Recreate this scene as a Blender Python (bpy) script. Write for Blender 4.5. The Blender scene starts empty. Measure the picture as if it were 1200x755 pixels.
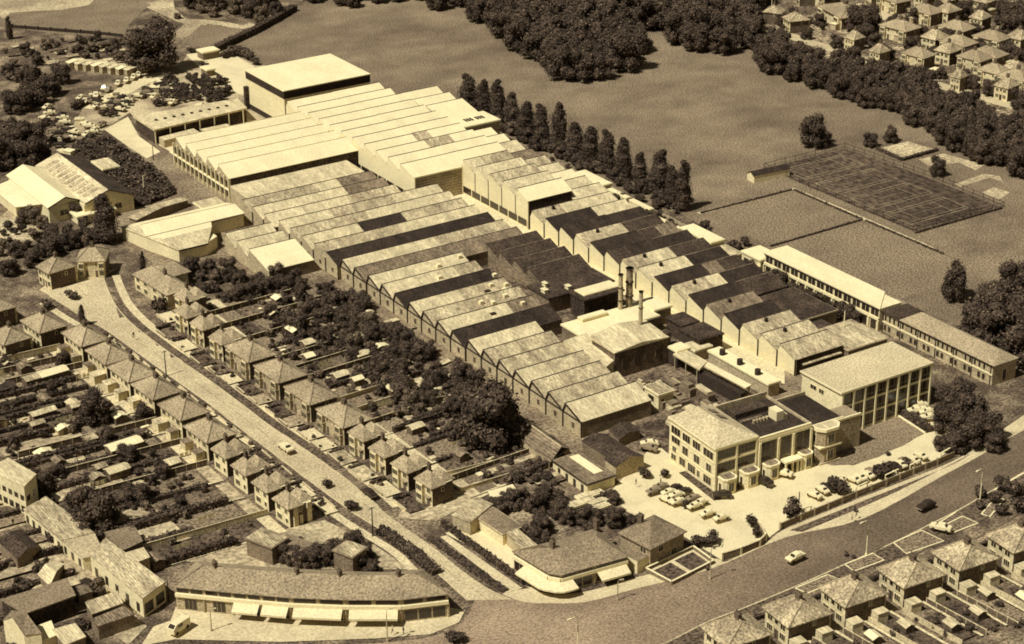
import bpy, math, random
from mathutils import Vector, Matrix
from mathutils.geometry import tessellate_polygon
rnd = random.Random(7)
C = bpy.context.scene.collection
SC = bpy.context.scene
R = math.radians

# ---------------------------------------------------------------- camera, sky, sun, exposure
FPX, PITCH, ROLL, CAMH = 2379.0, R(24.47), R(-0.45), 220.0      # focal length in photo pixels, downward tilt, roll, height (m)
FW = Vector((0, math.cos(PITCH), -math.sin(PITCH)))
_r, _u = Vector((1, 0, 0)), Vector((1, 0, 0)).cross(FW)
CR = _r*math.cos(ROLL) + _u*math.sin(ROLL)
CU = -_r*math.sin(ROLL) + _u*math.cos(ROLL)
cam = bpy.data.cameras.new('camera')
camo = bpy.data.objects.new('camera', cam); C.objects.link(camo)
m = Matrix((CR, CU, -FW)).transposed().to_4x4(); m.translation = Vector((0, 0, CAMH))
camo.matrix_world = m
cam.sensor_width = 36; cam.lens = 36*FPX/1200; cam.clip_start = 1; cam.clip_end = 8000
SC.camera = camo; SC.cycles.filter_width = 1.8

SUN_AZ, SUN_EL = R(38), R(56)            # the way shadows run (from +x towards +y) and the sun's height
world = bpy.data.worlds.new('World'); SC.world = world; world.use_nodes = True
nt = world.node_tree
sky = nt.nodes.new('ShaderNodeTexSky'); sky.sky_type = 'NISHITA'; sky.sun_disc = False
sky.sun_elevation = SUN_EL; sky.sun_rotation = R(232)
hs = nt.nodes.new('ShaderNodeHueSaturation'); hs.inputs['Saturation'].default_value = 0.0
mx = nt.nodes.new('ShaderNodeMix'); mx.data_type = 'RGBA'; mx.blend_type = 'MULTIPLY'; mx.inputs[0].default_value = 1
mx.inputs[7].default_value = (.66, .61, .53, 1)
nt.links.new(sky.outputs[0], hs.inputs['Color']); nt.links.new(hs.outputs[0], mx.inputs[6])
nt.links.new(mx.outputs[2], nt.nodes['Background'].inputs[0])
nt.nodes['Background'].inputs[1].default_value = 0.05
sl = bpy.data.lights.new('sun', 'SUN'); sl.energy = 5.0; sl.angle = R(0.55); sl.color = (1, .97, .90)
so = bpy.data.objects.new('sun', sl); C.objects.link(so)
sd = Vector((math.cos(SUN_AZ)*math.cos(SUN_EL), math.sin(SUN_AZ)*math.cos(SUN_EL), -math.sin(SUN_EL)))
so.rotation_euler = sd.to_track_quat('-Z', 'Y').to_euler(); so.location = (-200, 300, 300)
SC.view_settings.view_transform = 'Standard'; SC.view_settings.look = 'None'
SC.view_settings.exposure = 0.0; SC.view_settings.gamma = 1; SC.view_settings.use_curve_mapping = False

# ---------------------------------------------------------------- plan coordinates: u along the factory's ridges, v along its length (metres)
AZ = R(33.3)
EU = Vector((math.cos(AZ), math.sin(AZ))); EV = Vector((math.sin(AZ), -math.cos(AZ)))
def ray(x, y, z=0.0):
    d = CR*((x-600)/FPX) - CU*((y-377.5)/FPX) + FW
    t = (z-CAMH)/d.z
    return Vector((d.x*t, d.y*t))
O = ray(620, 272)
def g(x, y, z=0.0):                      # photo pixel -> plan (u, v) on the level z
    p = ray(x, y, z) - O
    return (p.dot(EU), p.dot(EV))
def W(u, v, z=0.0):
    q = O + EU*u + EV*v
    return Vector((q.x, q.y, z))
def G(*pts, z=0.0): return [g(x, y, z) for x, y in pts]

# ---------------------------------------------------------------- sepia materials
def sep(v): return (v, v*(.605+.30*v**.45), v*(.44+.08*v), 1)
MATS = {}
def mat(name, v, big=.06, bamp=.25, grain=2.2, gamp=.22, rough=.92, stripe=None, samp=.25, v2=None, patch=.12, th=.5, soft=.08, spec=.2, stretch=None):
    """sepia tone v with blotches (big, bamp), grain (grain, gamp), optional stripes along plan u or v, optional second tone v2 in patches"""
    if name in MATS: return MATS[name]
    m = bpy.data.materials.new(name); m.use_nodes = True; n = m.node_tree; L = n.links; N = n.nodes
    b = N['Principled BSDF']; b.inputs['Roughness'].default_value = rough; b.inputs['Specular IOR Level'].default_value = spec
    geo = N.new('ShaderNodeNewGeometry')
    mp = N.new('ShaderNodeMapping'); mp.vector_type = 'POINT'; mp.inputs['Rotation'].default_value = (0, 0, -AZ)
    L.new(geo.outputs['Position'], mp.inputs['Vector'])
    src = mp.outputs[0]
    def noise(sc, det=3, rg=.6):
        t = N.new('ShaderNodeTexNoise'); t.inputs['Scale'].default_value = sc; t.inputs['Detail'].default_value = det; t.inputs['Roughness'].default_value = rg
        s = src
        if stretch:
            q = N.new('ShaderNodeMapping'); q.inputs['Scale'].default_value = (stretch[0], stretch[1], 1); L.new(src, q.inputs['Vector']); s = q.outputs[0]
        L.new(s, t.inputs['Vector']); return t.outputs['Fac']
    def rng(s, lo, hi, f0=.3, f1=.7):
        r = N.new('ShaderNodeMapRange'); r.inputs['From Min'].default_value = f0; r.inputs['From Max'].default_value = f1
        r.inputs['To Min'].default_value = lo; r.inputs['To Max'].default_value = hi; L.new(s, r.inputs['Value']); return r.outputs[0]
    def mul(a, c):
        q = N.new('ShaderNodeMath'); q.operation = 'MULTIPLY'; L.new(a, q.inputs[0]); L.new(c, q.inputs[1]); return q.outputs[0]
    f = mul(rng(noise(big, 4), 1-bamp, 1+bamp), rng(noise(grain, 1), 1-min(.85, gamp*1.7), 1+gamp*1.7))
    if stripe:
        w = N.new('ShaderNodeTexWave'); w.bands_direction = stripe[0]; w.inputs['Scale'].default_value = stripe[1]; w.inputs['Distortion'].default_value = 1.2; w.inputs['Detail'].default_value = 1
        L.new(src, w.inputs['Vector']); f = mul(f, rng(w.outputs['Fac'], 1-samp, 1+samp*.4, 0, 1))
    col = N.new('ShaderNodeMix'); col.data_type = 'RGBA'; col.inputs[6].default_value = sep(v); col.inputs[7].default_value = sep(v2 if v2 is not None else v)
    col.inputs[0].default_value = 0
    if v2 is not None: L.new(rng(noise(patch, 5, .65), 0, 1, th-soft, th+soft), col.inputs[0])
    mm = N.new('ShaderNodeMix'); mm.data_type = 'RGBA'; mm.blend_type = 'MULTIPLY'; mm.inputs[0].default_value = 1
    L.new(col.outputs[2], mm.inputs[6]); cb = N.new('ShaderNodeCombineColor')
    for i in range(3): L.new(f, cb.inputs[i])
    L.new(cb.outputs[0], mm.inputs[7]); L.new(mm.outputs[2], b.inputs['Base Color'])
    MATS[name] = m; return m
M_WHITE = mat('white_sheeting', .77, .1, .06, 2.2, .05, stripe=('X', .32), samp=.05, v2=.70, patch=.16, th=.55, soft=.12, stretch=(1, .4))
M_PALE = mat('pale_sheeting', .62, .35, .2, 2.4, .16, stripe=('X', .55), samp=.14, v2=.50, patch=.45, soft=.12, stretch=(1, .22))
M_MIDR = mat('weathered_sheeting', .30, .35, .3, 2.6, .26, stripe=('X', .55), samp=.2, v2=.54, patch=.30, soft=.14, stretch=(1, .25))
M_GREYR = mat('grey_sheeting', .20, .3, .35, 2.4, .28, stripe=('X', .5), samp=.25, stretch=(1, .25))
M_DARKR = mat('dark_felt', .040, .3, .4, 2.6, .32, stripe=('X', .45), samp=.3, stretch=(1, .3))
M_SOOT = mat('sooty_slate', .055, .2, .45, 2.2, .45)
M_GLAZ = mat('north_light_glazing', .12, .2, .2, 2, .15, rough=.35, spec=.4)
M_WALLW = mat('white_render', .72, .12, .12, 2, .10)
M_WALLB = mat('brick_wall', .20, .2, .25, 2.6, .25)
M_WALLM = mat('pale_brick', .42, .15, .22, 2.4, .2)
M_CONC = mat('concrete', .52, .06, .16, 1.8, .14)
M_TRIM = mat('white_paint', .78, .3, .06, 2, .06)
M_GLASS = mat('window_glass', .035, .3, .3, 2, .1, rough=.18, spec=.5)
M_PIPE = mat('dark_iron', .04, .3, .2, 2, .2)
M_TILE = mat('house_tiles', .38, .12, .18, 2.4, .26, stripe=('Y', 1.6), samp=.12, v2=.27, patch=.05, soft=.14)
M_TILED = mat('dark_tiles', .22, .12, .2, 2.4, .26, stripe=('Y', 1.6), samp=.12)
M_RENDER = mat('house_render', .62, .2, .22, 2, .16)
M_FLANK_SHADE = mat('shaded_flank', .12, .2, .3, 2.6, .3)  # side walls of the houses: their shade is put into this dark colour
M_HBRICK = mat('house_brick', .30, .2, .25, 2.6, .25)
M_CHIM = mat('chimney_brick', .13, .3, .2, 3, .25)
M_WOOD = mat('fence_wood', .13, .3, .35, 2.5, .3)
M_WOODL = mat('pale_fence_wood', .55, .3, .2, 2.5, .2)
M_LEAF = mat('dark_leaves', .055, .12, .25, 1.6, .55)
M_LEAF2 = mat('mid_leaves', .115, .12, .3, 1.6, .55)
M_LEAF3 = mat('pale_leaves', .19, .12, .3, 1.6, .5)
M_POPL = mat('poplar_leaves', .058, .12, .25, 1.6, .5)
M_BARK = mat('bark', .08, .5, .2, 3, .3)
M_CARW = mat('white_car_paint', .74, .3, .05, 2, .05, rough=.4, spec=.5)
M_CARG = mat('grey_car_paint', .26, .3, .05, 2, .05, rough=.4, spec=.5)
M_CARD = mat('black_car_paint', .035, .3, .05, 2, .05, rough=.35, spec=.5)
M_TYRE = mat('tyre_rubber', .025, .3, .1, 3, .1)
M_SKIN = mat('skin', .38, .5, .1, 3, .1)
M_CLOTHD = mat('dark_cloth', .06, .5, .1, 3, .1)
M_CLOTHL = mat('pale_cloth', .55, .5, .1, 3, .1)
M_AWN = mat('awning_canvas', .70, .2, .08, 2, .08, stripe=('X', .9), samp=.1)
# ground surfaces
S_GROUND = mat('garden_ground', .085, .03, .3, 1.6, .4, v2=.24, patch=.12, th=.54, soft=.10)
S_FIELD = mat('park_grass', .135, .08, .2, 2.4, .46, v2=.235, patch=.03, soft=.15, stretch=(.8, 1))
S_LAWN = mat('lawn_grass', .175, .04, .16, 2.6, .46, v2=.235, patch=.05, soft=.14, stretch=(.6, 1))
S_LAWND = mat('dark_lawn_grass', .085, .06, .25, 1.3, .45)
S_COURT = mat('court_surface', .062, .03, .2, .8, .4, v2=.09, patch=.03, soft=.1, stretch=(1, .5))
S_STREET = mat('concrete_road', .53, .06, .14, 3.0, .2, v2=.42, patch=.10, soft=.12, stretch=(1, .6))
S_VERGE = mat('grass_verge', .11, .1, .3, 1.4, .45)
S_FOOT = mat('paving', .58, .08, .1, 1.6, .12, v2=.50, patch=.1, soft=.1)
S_FORE = mat('forecourt_concrete', .66, .05, .08, 2.4, .06, v2=.56, patch=.14, th=.56, soft=.1)
S_YARD = mat('yard_concrete', .30, .05, .3, 1.3, .3, v2=.14, patch=.05, soft=.08)
S_DARKY = mat('oily_yard', .06, .06, .4, 1.2, .4, v2=.15, patch=.12, soft=.05)
S_ALLEY = mat('alley_concrete', .62, .05, .15, 1.5, .15)
S_SAND = mat('bare_earth', .48, .05, .2, 1.0, .25, v2=.30, patch=.06, soft=.1)
S_SOIL = mat('dug_soil', .13, .15, .35, 1.5, .5)
S_PATH = mat('path_concrete', .56, .15, .15, 2, .2)

def tarmac():
    m = mat('worn_tarmac', .11, .05, .18, 3.0, .26, v2=.145, patch=.05, soft=.15, stretch=(.6, 1))
    n = m.node_tree; N = n.nodes; L = n.links                       # the western length of the road is older, bleached surfacing
    b = N['Principled BSDF']; old = b.inputs['Base Color'].links[0].from_socket
    geo = N.new('ShaderNodeNewGeometry'); sx = N.new('ShaderNodeSeparateXYZ'); L.new(geo.outputs['Position'], sx.inputs[0])
    r = N.new('ShaderNodeMapRange'); r.inputs['From Min'].default_value = 20; r.inputs['From Max'].default_value = 75
    r.inputs['To Min'].default_value = 1.95; r.inputs['To Max'].default_value = 1.0; L.new(sx.outputs[0], r.inputs['Value'])
    q = N.new('ShaderNodeVectorMath'); q.operation = 'SCALE'; L.new(old, q.inputs[0]); L.new(r.outputs[0], q.inputs['Scale'])
    L.new(q.outputs[0], b.inputs['Base Color']); return m
S_TARMAC = tarmac()

# ---------------------------------------------------------------- mesh builder in plan coordinates
class MB:
    def __init__(s): s.v = []; s.f = []; s.m = []
    def face(s, pts, m=0):
        i = len(s.v); s.v += [tuple(p) for p in pts]; s.f.append(tuple(range(i, i+len(pts)))); s.m.append(m)
    def mesh(s, pts, faces, m=0):
        i = len(s.v); s.v += [tuple(p) for p in pts]
        for f in faces: s.f.append(tuple(i+k for k in f)); s.m.append(m)
    def box(s, u0, u1, v0, v1, z0, z1, m=0, mtop=None):
        s.mesh([(u0,v0,z0),(u1,v0,z0),(u1,v1,z0),(u0,v1,z0),(u0,v0,z1),(u1,v0,z1),(u1,v1,z1),(u0,v1,z1)],
               [(0,1,2,3),(4,5,6,7),(0,1,5,4),(1,2,6,5),(2,3,7,6),(3,0,4,7)], m)
        if mtop is not None: s.m[-5] = mtop
    def prism(s, poly, z0, z1, m=0, mtop=None):
        n = len(poly); a = [(p[0], p[1], z0) for p in poly]; b = [(p[0], p[1], z1) for p in poly]
        s.mesh(a+b, [(i, (i+1) % n, n+(i+1) % n, n+i) for i in range(n)], m)
        s.sheet(poly, z1, m if mtop is None else mtop)
    def sheet(s, poly, z, m=0):
        tri = tessellate_polygon([[Vector((p[0], p[1], 0)) for p in poly]])
        s.mesh([(p[0], p[1], z) for p in poly], [tuple(t) for t in tri], m)
    def bar(s, a, b, w, h=None, m=0):       # a square bar between two 3-D points
        h = w if h is None else h
        a, b = Vector(a), Vector(b); d = (b-a).normalized(); up = Vector((0, 0, 1)) if abs(d.z) < .9 else Vector((1, 0, 0))
        x = d.cross(up).normalized()*(w/2); y = x.normalized().cross(d)*(h/2)
        p = [a-x-y, a+x-y, a+x+y, a-x+y, b-x-y, b+x-y, b+x+y, b-x+y]
        s.mesh(p, [(0,1,2,3),(4,5,6,7),(0,1,5,4),(1,2,6,5),(2,3,7,6),(3,0,4,7)], m)
    def tube(s, pts, rad, n=8, m=0):        # a round tube along points, rad a number or one per point
        k = len(pts); rad = [rad]*k if isinstance(rad, (int, float)) else rad; rings = []
        for i, p in enumerate(pts):
            p = Vector(p); d = (Vector(pts[min(i+1, k-1)])-Vector(pts[max(i-1, 0)])).normalized()
            up = Vector((0, 0, 1)) if abs(d.z) < .9 else Vector((1, 0, 0)); x = d.cross(up).normalized(); y = x.cross(d)
            rings += [p+(x*math.cos(2*math.pi*j/n)+y*math.sin(2*math.pi*j/n))*rad[i] for j in range(n)]
        F = [(i*n+j, i*n+(j+1) % n, (i+1)*n+(j+1) % n, (i+1)*n+j) for i in range(k-1) for j in range(n)]
        F += [tuple(range(n)), tuple(range((k-1)*n, k*n))]
        s.mesh(rings, F, m)
    def build(s, name, mats, parent=None, at=(0, 0, 0)):
        """with a parent: points are relative to it; alone: points are plan coordinates and the object's origin is `at`"""
        me = bpy.data.meshes.new(name)
        me.from_pydata([(p[0]-at[0], -(p[1]-at[1]), p[2]-at[2]) for p in s.v], [], s.f)
        for m in (mats if isinstance(mats, (list, tuple)) else [mats]): me.materials.append(m)
        me.polygons.foreach_set('material_index', s.m); me.update()
        o = bpy.data.objects.new(name, me); C.objects.link(o)
        if parent is not None: o.parent = parent
        else: o.location = W(*at); o.rotation_euler = (0, 0, AZ)
        return o
def tag(o, label=None, cat=None, group=None, kind=None):
    if label: o['label'] = label
    if cat: o['category'] = cat
    if group: o['group'] = group
    if kind: o['kind'] = kind
    return o
def thing(name, label, cat, u=0, v=0, z=0, rot=0, group=None):      # an Empty at the thing's base; rot in degrees, counted from u towards v
    o = bpy.data.objects.new(name, None); C.objects.link(o); o.empty_display_size = .5
    o.location = W(u, v, z); o.rotation_euler = (0, 0, AZ-R(rot))
    return tag(o, label, cat, group)
def part(name, me, parent, u=0, v=0, z=0, rot=0):                    # a part that shares mesh data
    o = bpy.data.objects.new(name, me); C.objects.link(o); o.parent = parent; o.location = (u, -v, z); o.rotation_euler = (0, 0, -R(rot)); return o
def copy_tree(o, parent=None):
    c = o.copy(); C.objects.link(c)
    if parent is not None: c.parent = parent
    for ch in KIDS.get(o.name, ()): copy_tree(ch, c)
    return c
KIDS = {}
def register(root):                       # remember children once, so that copying never has to search the scene
    def walk(o):
        KIDS[o.name] = list(o.children)
        for c in o.children: walk(c)
    walk(root); return root
def place(o, u, v, z=0, rot=0, s=1, label=None, group=None):
    o.location = W(u, v, z); o.rotation_euler = (0, 0, AZ-R(rot)); o.scale = (s, s, s) if isinstance(s, (int, float)) else s
    if label: o['label'] = label
    if group: o['group'] = group
    return o
class Stock:                               # first use hands out the original, later uses hand out copies
    def __init__(s, root): s.root = register(root); s.used = False
    def get(s):
        if not s.used: s.used = True; return s.root
        return copy_tree(s.root)
ORD = ['first','second','third','fourth','fifth','sixth','seventh','eighth','ninth','tenth','eleventh','twelfth','thirteenth','fourteenth','fifteenth','sixteenth',
       'seventeenth','eighteenth','nineteenth','twentieth','twenty-first','twenty-second','twenty-third','twenty-fourth','twenty-fifth','twenty-sixth']

# ---------------------------------------------------------------- ground, roads, lawns
LAYER = [0.0]
def ground(name, pts, m, lift=None):
    LAYER[0] += .002
    b = MB(); z = LAYER[0] if lift is None else lift
    b.sheet(pts, 0); cx = sum(p[0] for p in pts)/len(pts); cy = sum(p[1] for p in pts)/len(pts)
    o = b.build(name, m, at=(cx, cy, 0)); o.location.z = z
    return tag(o, kind='structure')
def strip(pts, w):                          # a ribbon polygon round a plan polyline
    L, Rr = [], []
    for i, p in enumerate(pts):
        a = Vector(pts[max(i-1, 0)]); b = Vector(pts[min(i+1, len(pts)-1)]); d = (b-a).normalized(); n = Vector((-d.y, d.x))*(w/2)
        q = Vector(p); L.append(tuple(q+n)); Rr.append(tuple(q-n))
    return L+Rr[::-1]
def smooth(pts, k=4):                       # Catmull-Rom through plan points
    out = []; P = [Vector(p) for p in pts]
    for i in range(len(P)-1):
        p0, p1, p2, p3 = P[max(i-1, 0)], P[i], P[i+1], P[min(i+2, len(P)-1)]
        for j in range(k):
            t = j/k
            out.append(tuple(.5*((2*p1)+(-p0+p2)*t+(2*p0-5*p1+4*p2-p3)*t*t+(-p0+3*p1-3*p2+p3)*t**3)))
    return out+[tuple(P[-1])]
def kerb(name, pts, w=.35, h=.13, m=None):
    b = MB(); poly = strip(pts, w); n = len(pts)
    for i in range(n-1): b.prism([poly[i], poly[i+1], poly[2*n-2-i], poly[2*n-1-i]], 0, h)
    return tag(b.build(name, m or M_CONC, at=(pts[0][0], pts[0][1], 0)), kind='structure')

gb = MB(); gb.face([(-2500, -2500, 0), (2500, -2500, 0), (2500, 2500, 0), (-2500, 2500, 0)]); tag(gb.build('ground', S_GROUND), kind='structure')
ground('park_field', G((252,62),(300,38),(345,8),(420,-8),(560,-15),(760,-12),(900,40),(1010,110),(1100,150),(1215,190),(1215,330),(1150,352),(1195,405),(1040,352),(880,297),(800,252),(640,190),(560,142),(437,104),(290,80)), S_FIELD)
ground('rough_field', G((0,8),(60,2),(120,-6),(200,-6),(168,12),(150,30),(145,44),(70,40),(15,33),(0,31)), S_FIELD)
ground('sandy_track', G((-10,12),(-10,-6),(118,-8),(104,6),(70,12),(40,13),(12,15),(4,22)), S_SAND)
ground('track', strip(smooth(G((178,2),(200,13),(213,24),(236,25),(262,28),(285,32),(298,28))), 5), S_SAND)
ground('track', strip(smooth(G((236,25),(222,36),(205,44))), 7), S_SAND)
ground('track', G((172,9),(190,-2),(203,0),(206,16),(216,24),(236,26),(220,38),(208,42),(203,40),(216,28),(196,20)), S_SAND)
ground('lawn', G((205,24),(214,30),(206,37),(198,37)), S_VERGE)
ground('lawn', G((212,50),(236,29),(285,34),(292,38),(254,60)), S_LAWN)
# playing lawns beside the canteen, tennis courts and beds beyond
ground('sports_lawn', [(50,17),(84.5,17.3),(85,47.2),(50.3,47.8)], S_LAWN)
ground('sports_lawn', [(50.3,48.6),(85,48),(86.2,80),(86.5,96),(53.5,96)], S_LAWN)
ground('field_path', strip([(49.5,16.2),(86.2,16.6),(86.8,48),(87.2,80)], 1.6), S_PATH)
ground('tennis_court', [(91,-2.2),(123.5,-2),(126.5,30),(126.8,63),(92,62)], S_COURT)
for k in range(4):
    for a in range(2):
        b = MB(); u0 = 94.5+a*0; v0 = 1.5+k*15.2
        if a: continue
        for (x0, x1, y0, y1) in ((u0,u0+23.8,v0,v0+.22),(u0,u0+23.8,v0+10.97,v0+11.19),(u0,u0+.22,v0+.22,v0+10.97),(u0+23.6,u0+23.82,v0+.22,v0+10.97),(u0+.22,u0+23.6,v0+1.37,v0+1.55),(u0+.22,u0+23.6,v0+9.5,v0+9.68),
                                 (u0+5.5,u0+5.62,v0+1.5,v0+9.5),(u0+18.3,u0+18.42,v0+1.5,v0+9.5),(u0+5.5,u0+18.3,v0+5.45,v0+5.57)):
            b.face([(x0,y0,0),(x1,y0,0),(x1,y1,0),(x0,y1,0)])
        o = b.build('court_marking', mat('worn_line_paint', .30, .2, .4, 1.5, .3), at=(u0, v0, 0)); o.location.z = .25; tag(o, kind='structure')
        o.location.z = LAYER[0]+.008
ground('bowling_green', [g(1000+x/3.775, y/3.775) for x, y in ((105,660),(240,625),(370,665),(220,705))], S_SAND)
ground('paved_bed', [g(1000+x/3.775, y/3.775) for x, y in ((290,705),(400,680),(580,730),(540,755),(470,720),(330,735))], S_SAND)
ground('paved_bed', [g(820+x/3.145, 140+y/3.145) for x, y in ((940,238),(1050,200),(1105,210),(1120,232),(1070,215),(960,248))], S_SAND)
ground('paved_bed', [g(820+x/3.145, 140+y/3.145) for x, y in ((1040,270),(1085,250),(1145,270),(1100,296))], S_SAND)
ground('far_gardens', G((892,34),(905,8),(940,-12),(1215,-12),(1215,150),(1160,142),(1104,120),(1050,96),(985,82),(930,66)), mat('far_garden_ground', .30, .06, .4, .9, .5, v2=.12, patch=.10, th=.47, soft=.06))
for q in (((900,34),(1000,66),(1100,100),(1200,128)), ((1010,4),(1090,48),(1150,74),(1210,96))): ground('far_road', strip(G(*q), 6), S_STREET)
ground('rough_grass', [g(820+x/3.145, 140+y/3.145) for x, y in ((780,415),(1090,330),(1190,345),(1190,560),(905,505))], S_FIELD)
# factory yards
ground('works_yard', [(-66,-135),(24,-135),(40,-100),(42,-20),(40,60),(36,112),(18,120),(2,121),(-12,131),(-52,131),(-60,137),(-78,137),(-78,118),(-66,92),(-65.5,-6),(-80,-8),(-84,-36),(-100,-38),(-100,-64)], S_YARD)
ground('oily_yard', [(-35,13),(-9.5,13),(-9.5,100),(-12,130),(-52,130),(-60,115),(-41,114),(-41,60),(-36,58)], S_DARKY)
ground('alley', [(-9.5,-37),(1,-37),(1,112),(-4,118),(-6,110),(-3.5,66)], S_ALLEY)
ground('side_lane', [(-65.4,-60),(-62.2,-60),(-61.8,118),(-66,120)], S_YARD)
ground('upper_yard', G((122,152),(152,132),(175,158),(196,166),(215,178),(250,170),(285,150),(420,95),(300,75),(262,60),(222,62),(214,72),(160,88),(100,122),(84,150),(100,178)), mat('upper_yard_concrete', .46, .05, .25, 1.8, .25, v2=.24, patch=.08, soft=.08))
ground('white_apron', G((122,152),(150,137),(163,160),(188,178),(172,186),(150,172)), S_FORE)
ground('white_apron', G((218,64),(262,58),(298,78),(285,112),(262,105),(238,84)), S_FORE)
ground('white_apron', [(-50,-160),(-22,-160),(-20,-112),(-56,-113),(-57,-131),(-27,-133)], S_FORE)
ground('bare_plot', G((-8,262),(10,246),(30,250),(48,262),(52,278),(30,284),(-8,286)), S_SAND)
ground('car_park_lane', strip(G((108,128),(135,112),(165,96),(196,86)), 7), S_ALLEY)
# offices: forecourt, lawn, footways
ground('forecourt', G((714,578),(768,519),(842,584),(955,540),(1000,546),(1060,522),(1094,500),(1062,478),(1080,470),(1118,500),(1112,528),(1096,541),(1002,582),(938,608),(912,622),(896,634),(868,650),(846,657),(800,628),(760,612),(735,600)), S_FORE)
ground('office_lawn', G((950,538),(960,528),(975,512),(1000,497),(1048,484),(1083,509),(1060,520),(1030,536),(1000,545),(975,546)), mat('trim_lawn', .21, .05, .15, 3.0, .45))
ground('office_lawn', strip(G((800,553),(842,586)), 2.2), S_LAWND)
# main road
NK = smooth(G((585,694),(612,705),(645,707),(690,705),(745,690),(830,668),(920,630),(1011,608),(1104,558),(1150,533),(1215,495)))
SK = smooth(G((690,790),(735,770),(780,754),(828,730),(872,713),(932,688),(990,662),(1046,637),(1080,620),(1120,600),(1160,577),(1215,545)))
ground('main_road', smooth([g(*p) for p in ((-80,770),(150,756),(330,758),(470,752),(530,738),(548,722),(556,704))]) + NK + SK[::-1] + [g(500,860), g(-80,880)], S_TARMAC)
FOOT = smooth(G((620,690),(650,697),(690,693),(742,678),(800,664),(838,655),(848,659),(868,652),(898,636),(915,623),(940,612),(1003,586),(1070,560),(1120,539),(1158,515),(1210,480)))
ground('north_footway', NK + FOOT[::-1], S_FOOT)
ground('footway_verge', smooth(G((925,622),(1000,592),(1070,564),(1120,543),(1150,524))) + smooth(G((1140,531),(1100,552),(1050,577),(1000,599),(940,624)))[0:], S_VERGE)
kerb('kerb', NK, m=M_CONC); kerb('kerb', SK, m=mat('pale_kerb', .5))
SK2 = smooth(G((760,770),(800,756),(850,734),(900,712),(950,694),(1000,673),(1060,650),(1112,628),(1150,610),(1215,570)))
ground('south_verge', SK + SK2[::-1], S_VERGE)
for q in (((990,662),(1023,649),(1036,657),(1001,670)), ((1047,636.5),(1080,622),(1106,634.5),(1062,649.5)), ((1105,617),(1128,605.5),(1146,613.6),(1114,626)), ((932,690),(970,674),(985,680),(946,696)), ((1150,603),(1170,580),(1176,586),(1160,606))):
    P = G(*q); ground('grass_plot', P, S_LAWN); kerb('plot_kerb', P+[P[0]], .3, .16, M_TRIM)
kerb('plot_kerb', G((1096,616),(1120,601)), .3, .16, M_TRIM); kerb('plot_kerb', G((1165,575),(1200,555)), .3, .16, M_TRIM)
# side street running down between the two rows of houses
LS = smooth(G((58,347),(92,369),(124,387),(160,413),(199,441),(247,475),(273,496),(310,524),(360,562),(418,604),(477,640),(503,664),(528,686),(548,704)))
RS = smooth(G((121,325),(128,344),(138,362),(157,382),(180,400),(206,419),(242,443),(284,474),(318,500),(378,541),(430,582),(457,606),(508,642),(540,668),(572,690),(600,703)))
ground('street', LS + RS[::-1], S_STREET)
ground('street_end', G((58,347),(46,340),(60,330),(100,318),(136,316),(121,325),(128,344),(92,369)), S_STREET)
def offs(pts, d):
    out = []
    for i, p in enumerate(pts):
        a = Vector(pts[max(i-1, 0)]); b = Vector(pts[min(i+1, len(pts)-1)]); t = (b-a).normalized(); q = Vector(p)+Vector((-t.y, t.x))*d; out.append(tuple(q))
    return out
l1, l2 = offs(LS, 2.6), offs(LS, 4.6)
r1, r2 = offs(RS, -2.4), offs(RS, -4.6)
if (Vector(l1[10])-Vector(RS[10])).length < (Vector(LS[10])-Vector(RS[10])).length:
    l1, l2 = offs(LS, -2.6), offs(LS, -4.6); r1, r2 = offs(RS, 2.4), offs(RS, 4.6)
def gaps(name, A, B, m, cuts):               # verge broken by the house drives
    n = len(A)-1
    for a, b in cuts:
        i, j = int(a*n), max(int(b*n), int(a*n)+1); ground(name, A[i:j+1]+B[i:j+1][::-1], m)
gaps('verge', LS, l1, S_VERGE, [(.02,.12),(.15,.4),(.41,.5),(.52,.56),(.58,.61),(.63,.69),(.71,.77),(.79,.93)])
gaps('footpath', l1, l2, S_PATH, [(.02,.97)])
for a_ in ((128,343,156,352),(136,361,152,371),(158,380,175,388),(178,395,196,404),(198,410,212,418)): ground('verge', G((a_[0],a_[1]),(a_[0]+14,a_[1]-1),(a_[2],a_[3]),(a_[2]-12,a_[3]+2)), S_VERGE)
gaps('verge', RS, r1, S_VERGE, [(.29,.33),(.35,.47),(.48,.56),(.57,.63),(.65,.68),(.70,.73)])
gaps('footpath', r1, r2, S_PATH, [(.0,.72)])
kerb('kerb', LS, .3, .12); kerb('kerb', RS[:int(len(RS)*.72)], .3, .12)
mid_ = [tuple((Vector(a)+Vector(c))/2) for a, c in zip(LS, RS)]
S_JOINT = mat('road_joint_tar', .40, .3, .3, 2, .3)
ground('road_joint', strip(mid_, .25), S_JOINT)
for d_ in (6, 10): ground('road_joint', strip(offs(SK, d_), .22), mat('faint_road_seam', .13, .3, .3, 2, .3))
ground('back_lane', strip(G((470,600),(505,604),(545,582),(600,556)), 6), S_SAND)
ground('verge', G((503,631),(515,633),(596,690),(588,698)), S_VERGE)
ground('footpath', G((516,630),(524,628),(612,690),(598,694)), S_FOOT)
ground('shop_yard', G((545,612),(560,622),(600,636),(640,690),(628,696),(560,646),(522,626)), S_FORE)
ground('parade_pavement', [g(*p) for p in ((200,728),(206,712),(524,712),(545,716),(538,730),(505,744),(440,749),(330,753),(205,750),(165,758),(180,735))], S_FOOT)
ground('lower_lane', G((-20,590),(6,592),(30,615),(70,648),(110,672),(150,712),(172,735),(150,757),(128,740),(92,690),(40,655),(-20,622)), S_SAND)
ground('parade_back_yard', G((205,632),(330,622),(380,610),(440,640),(480,668),(330,668),(230,660),(190,655)), S_SAND)

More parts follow.
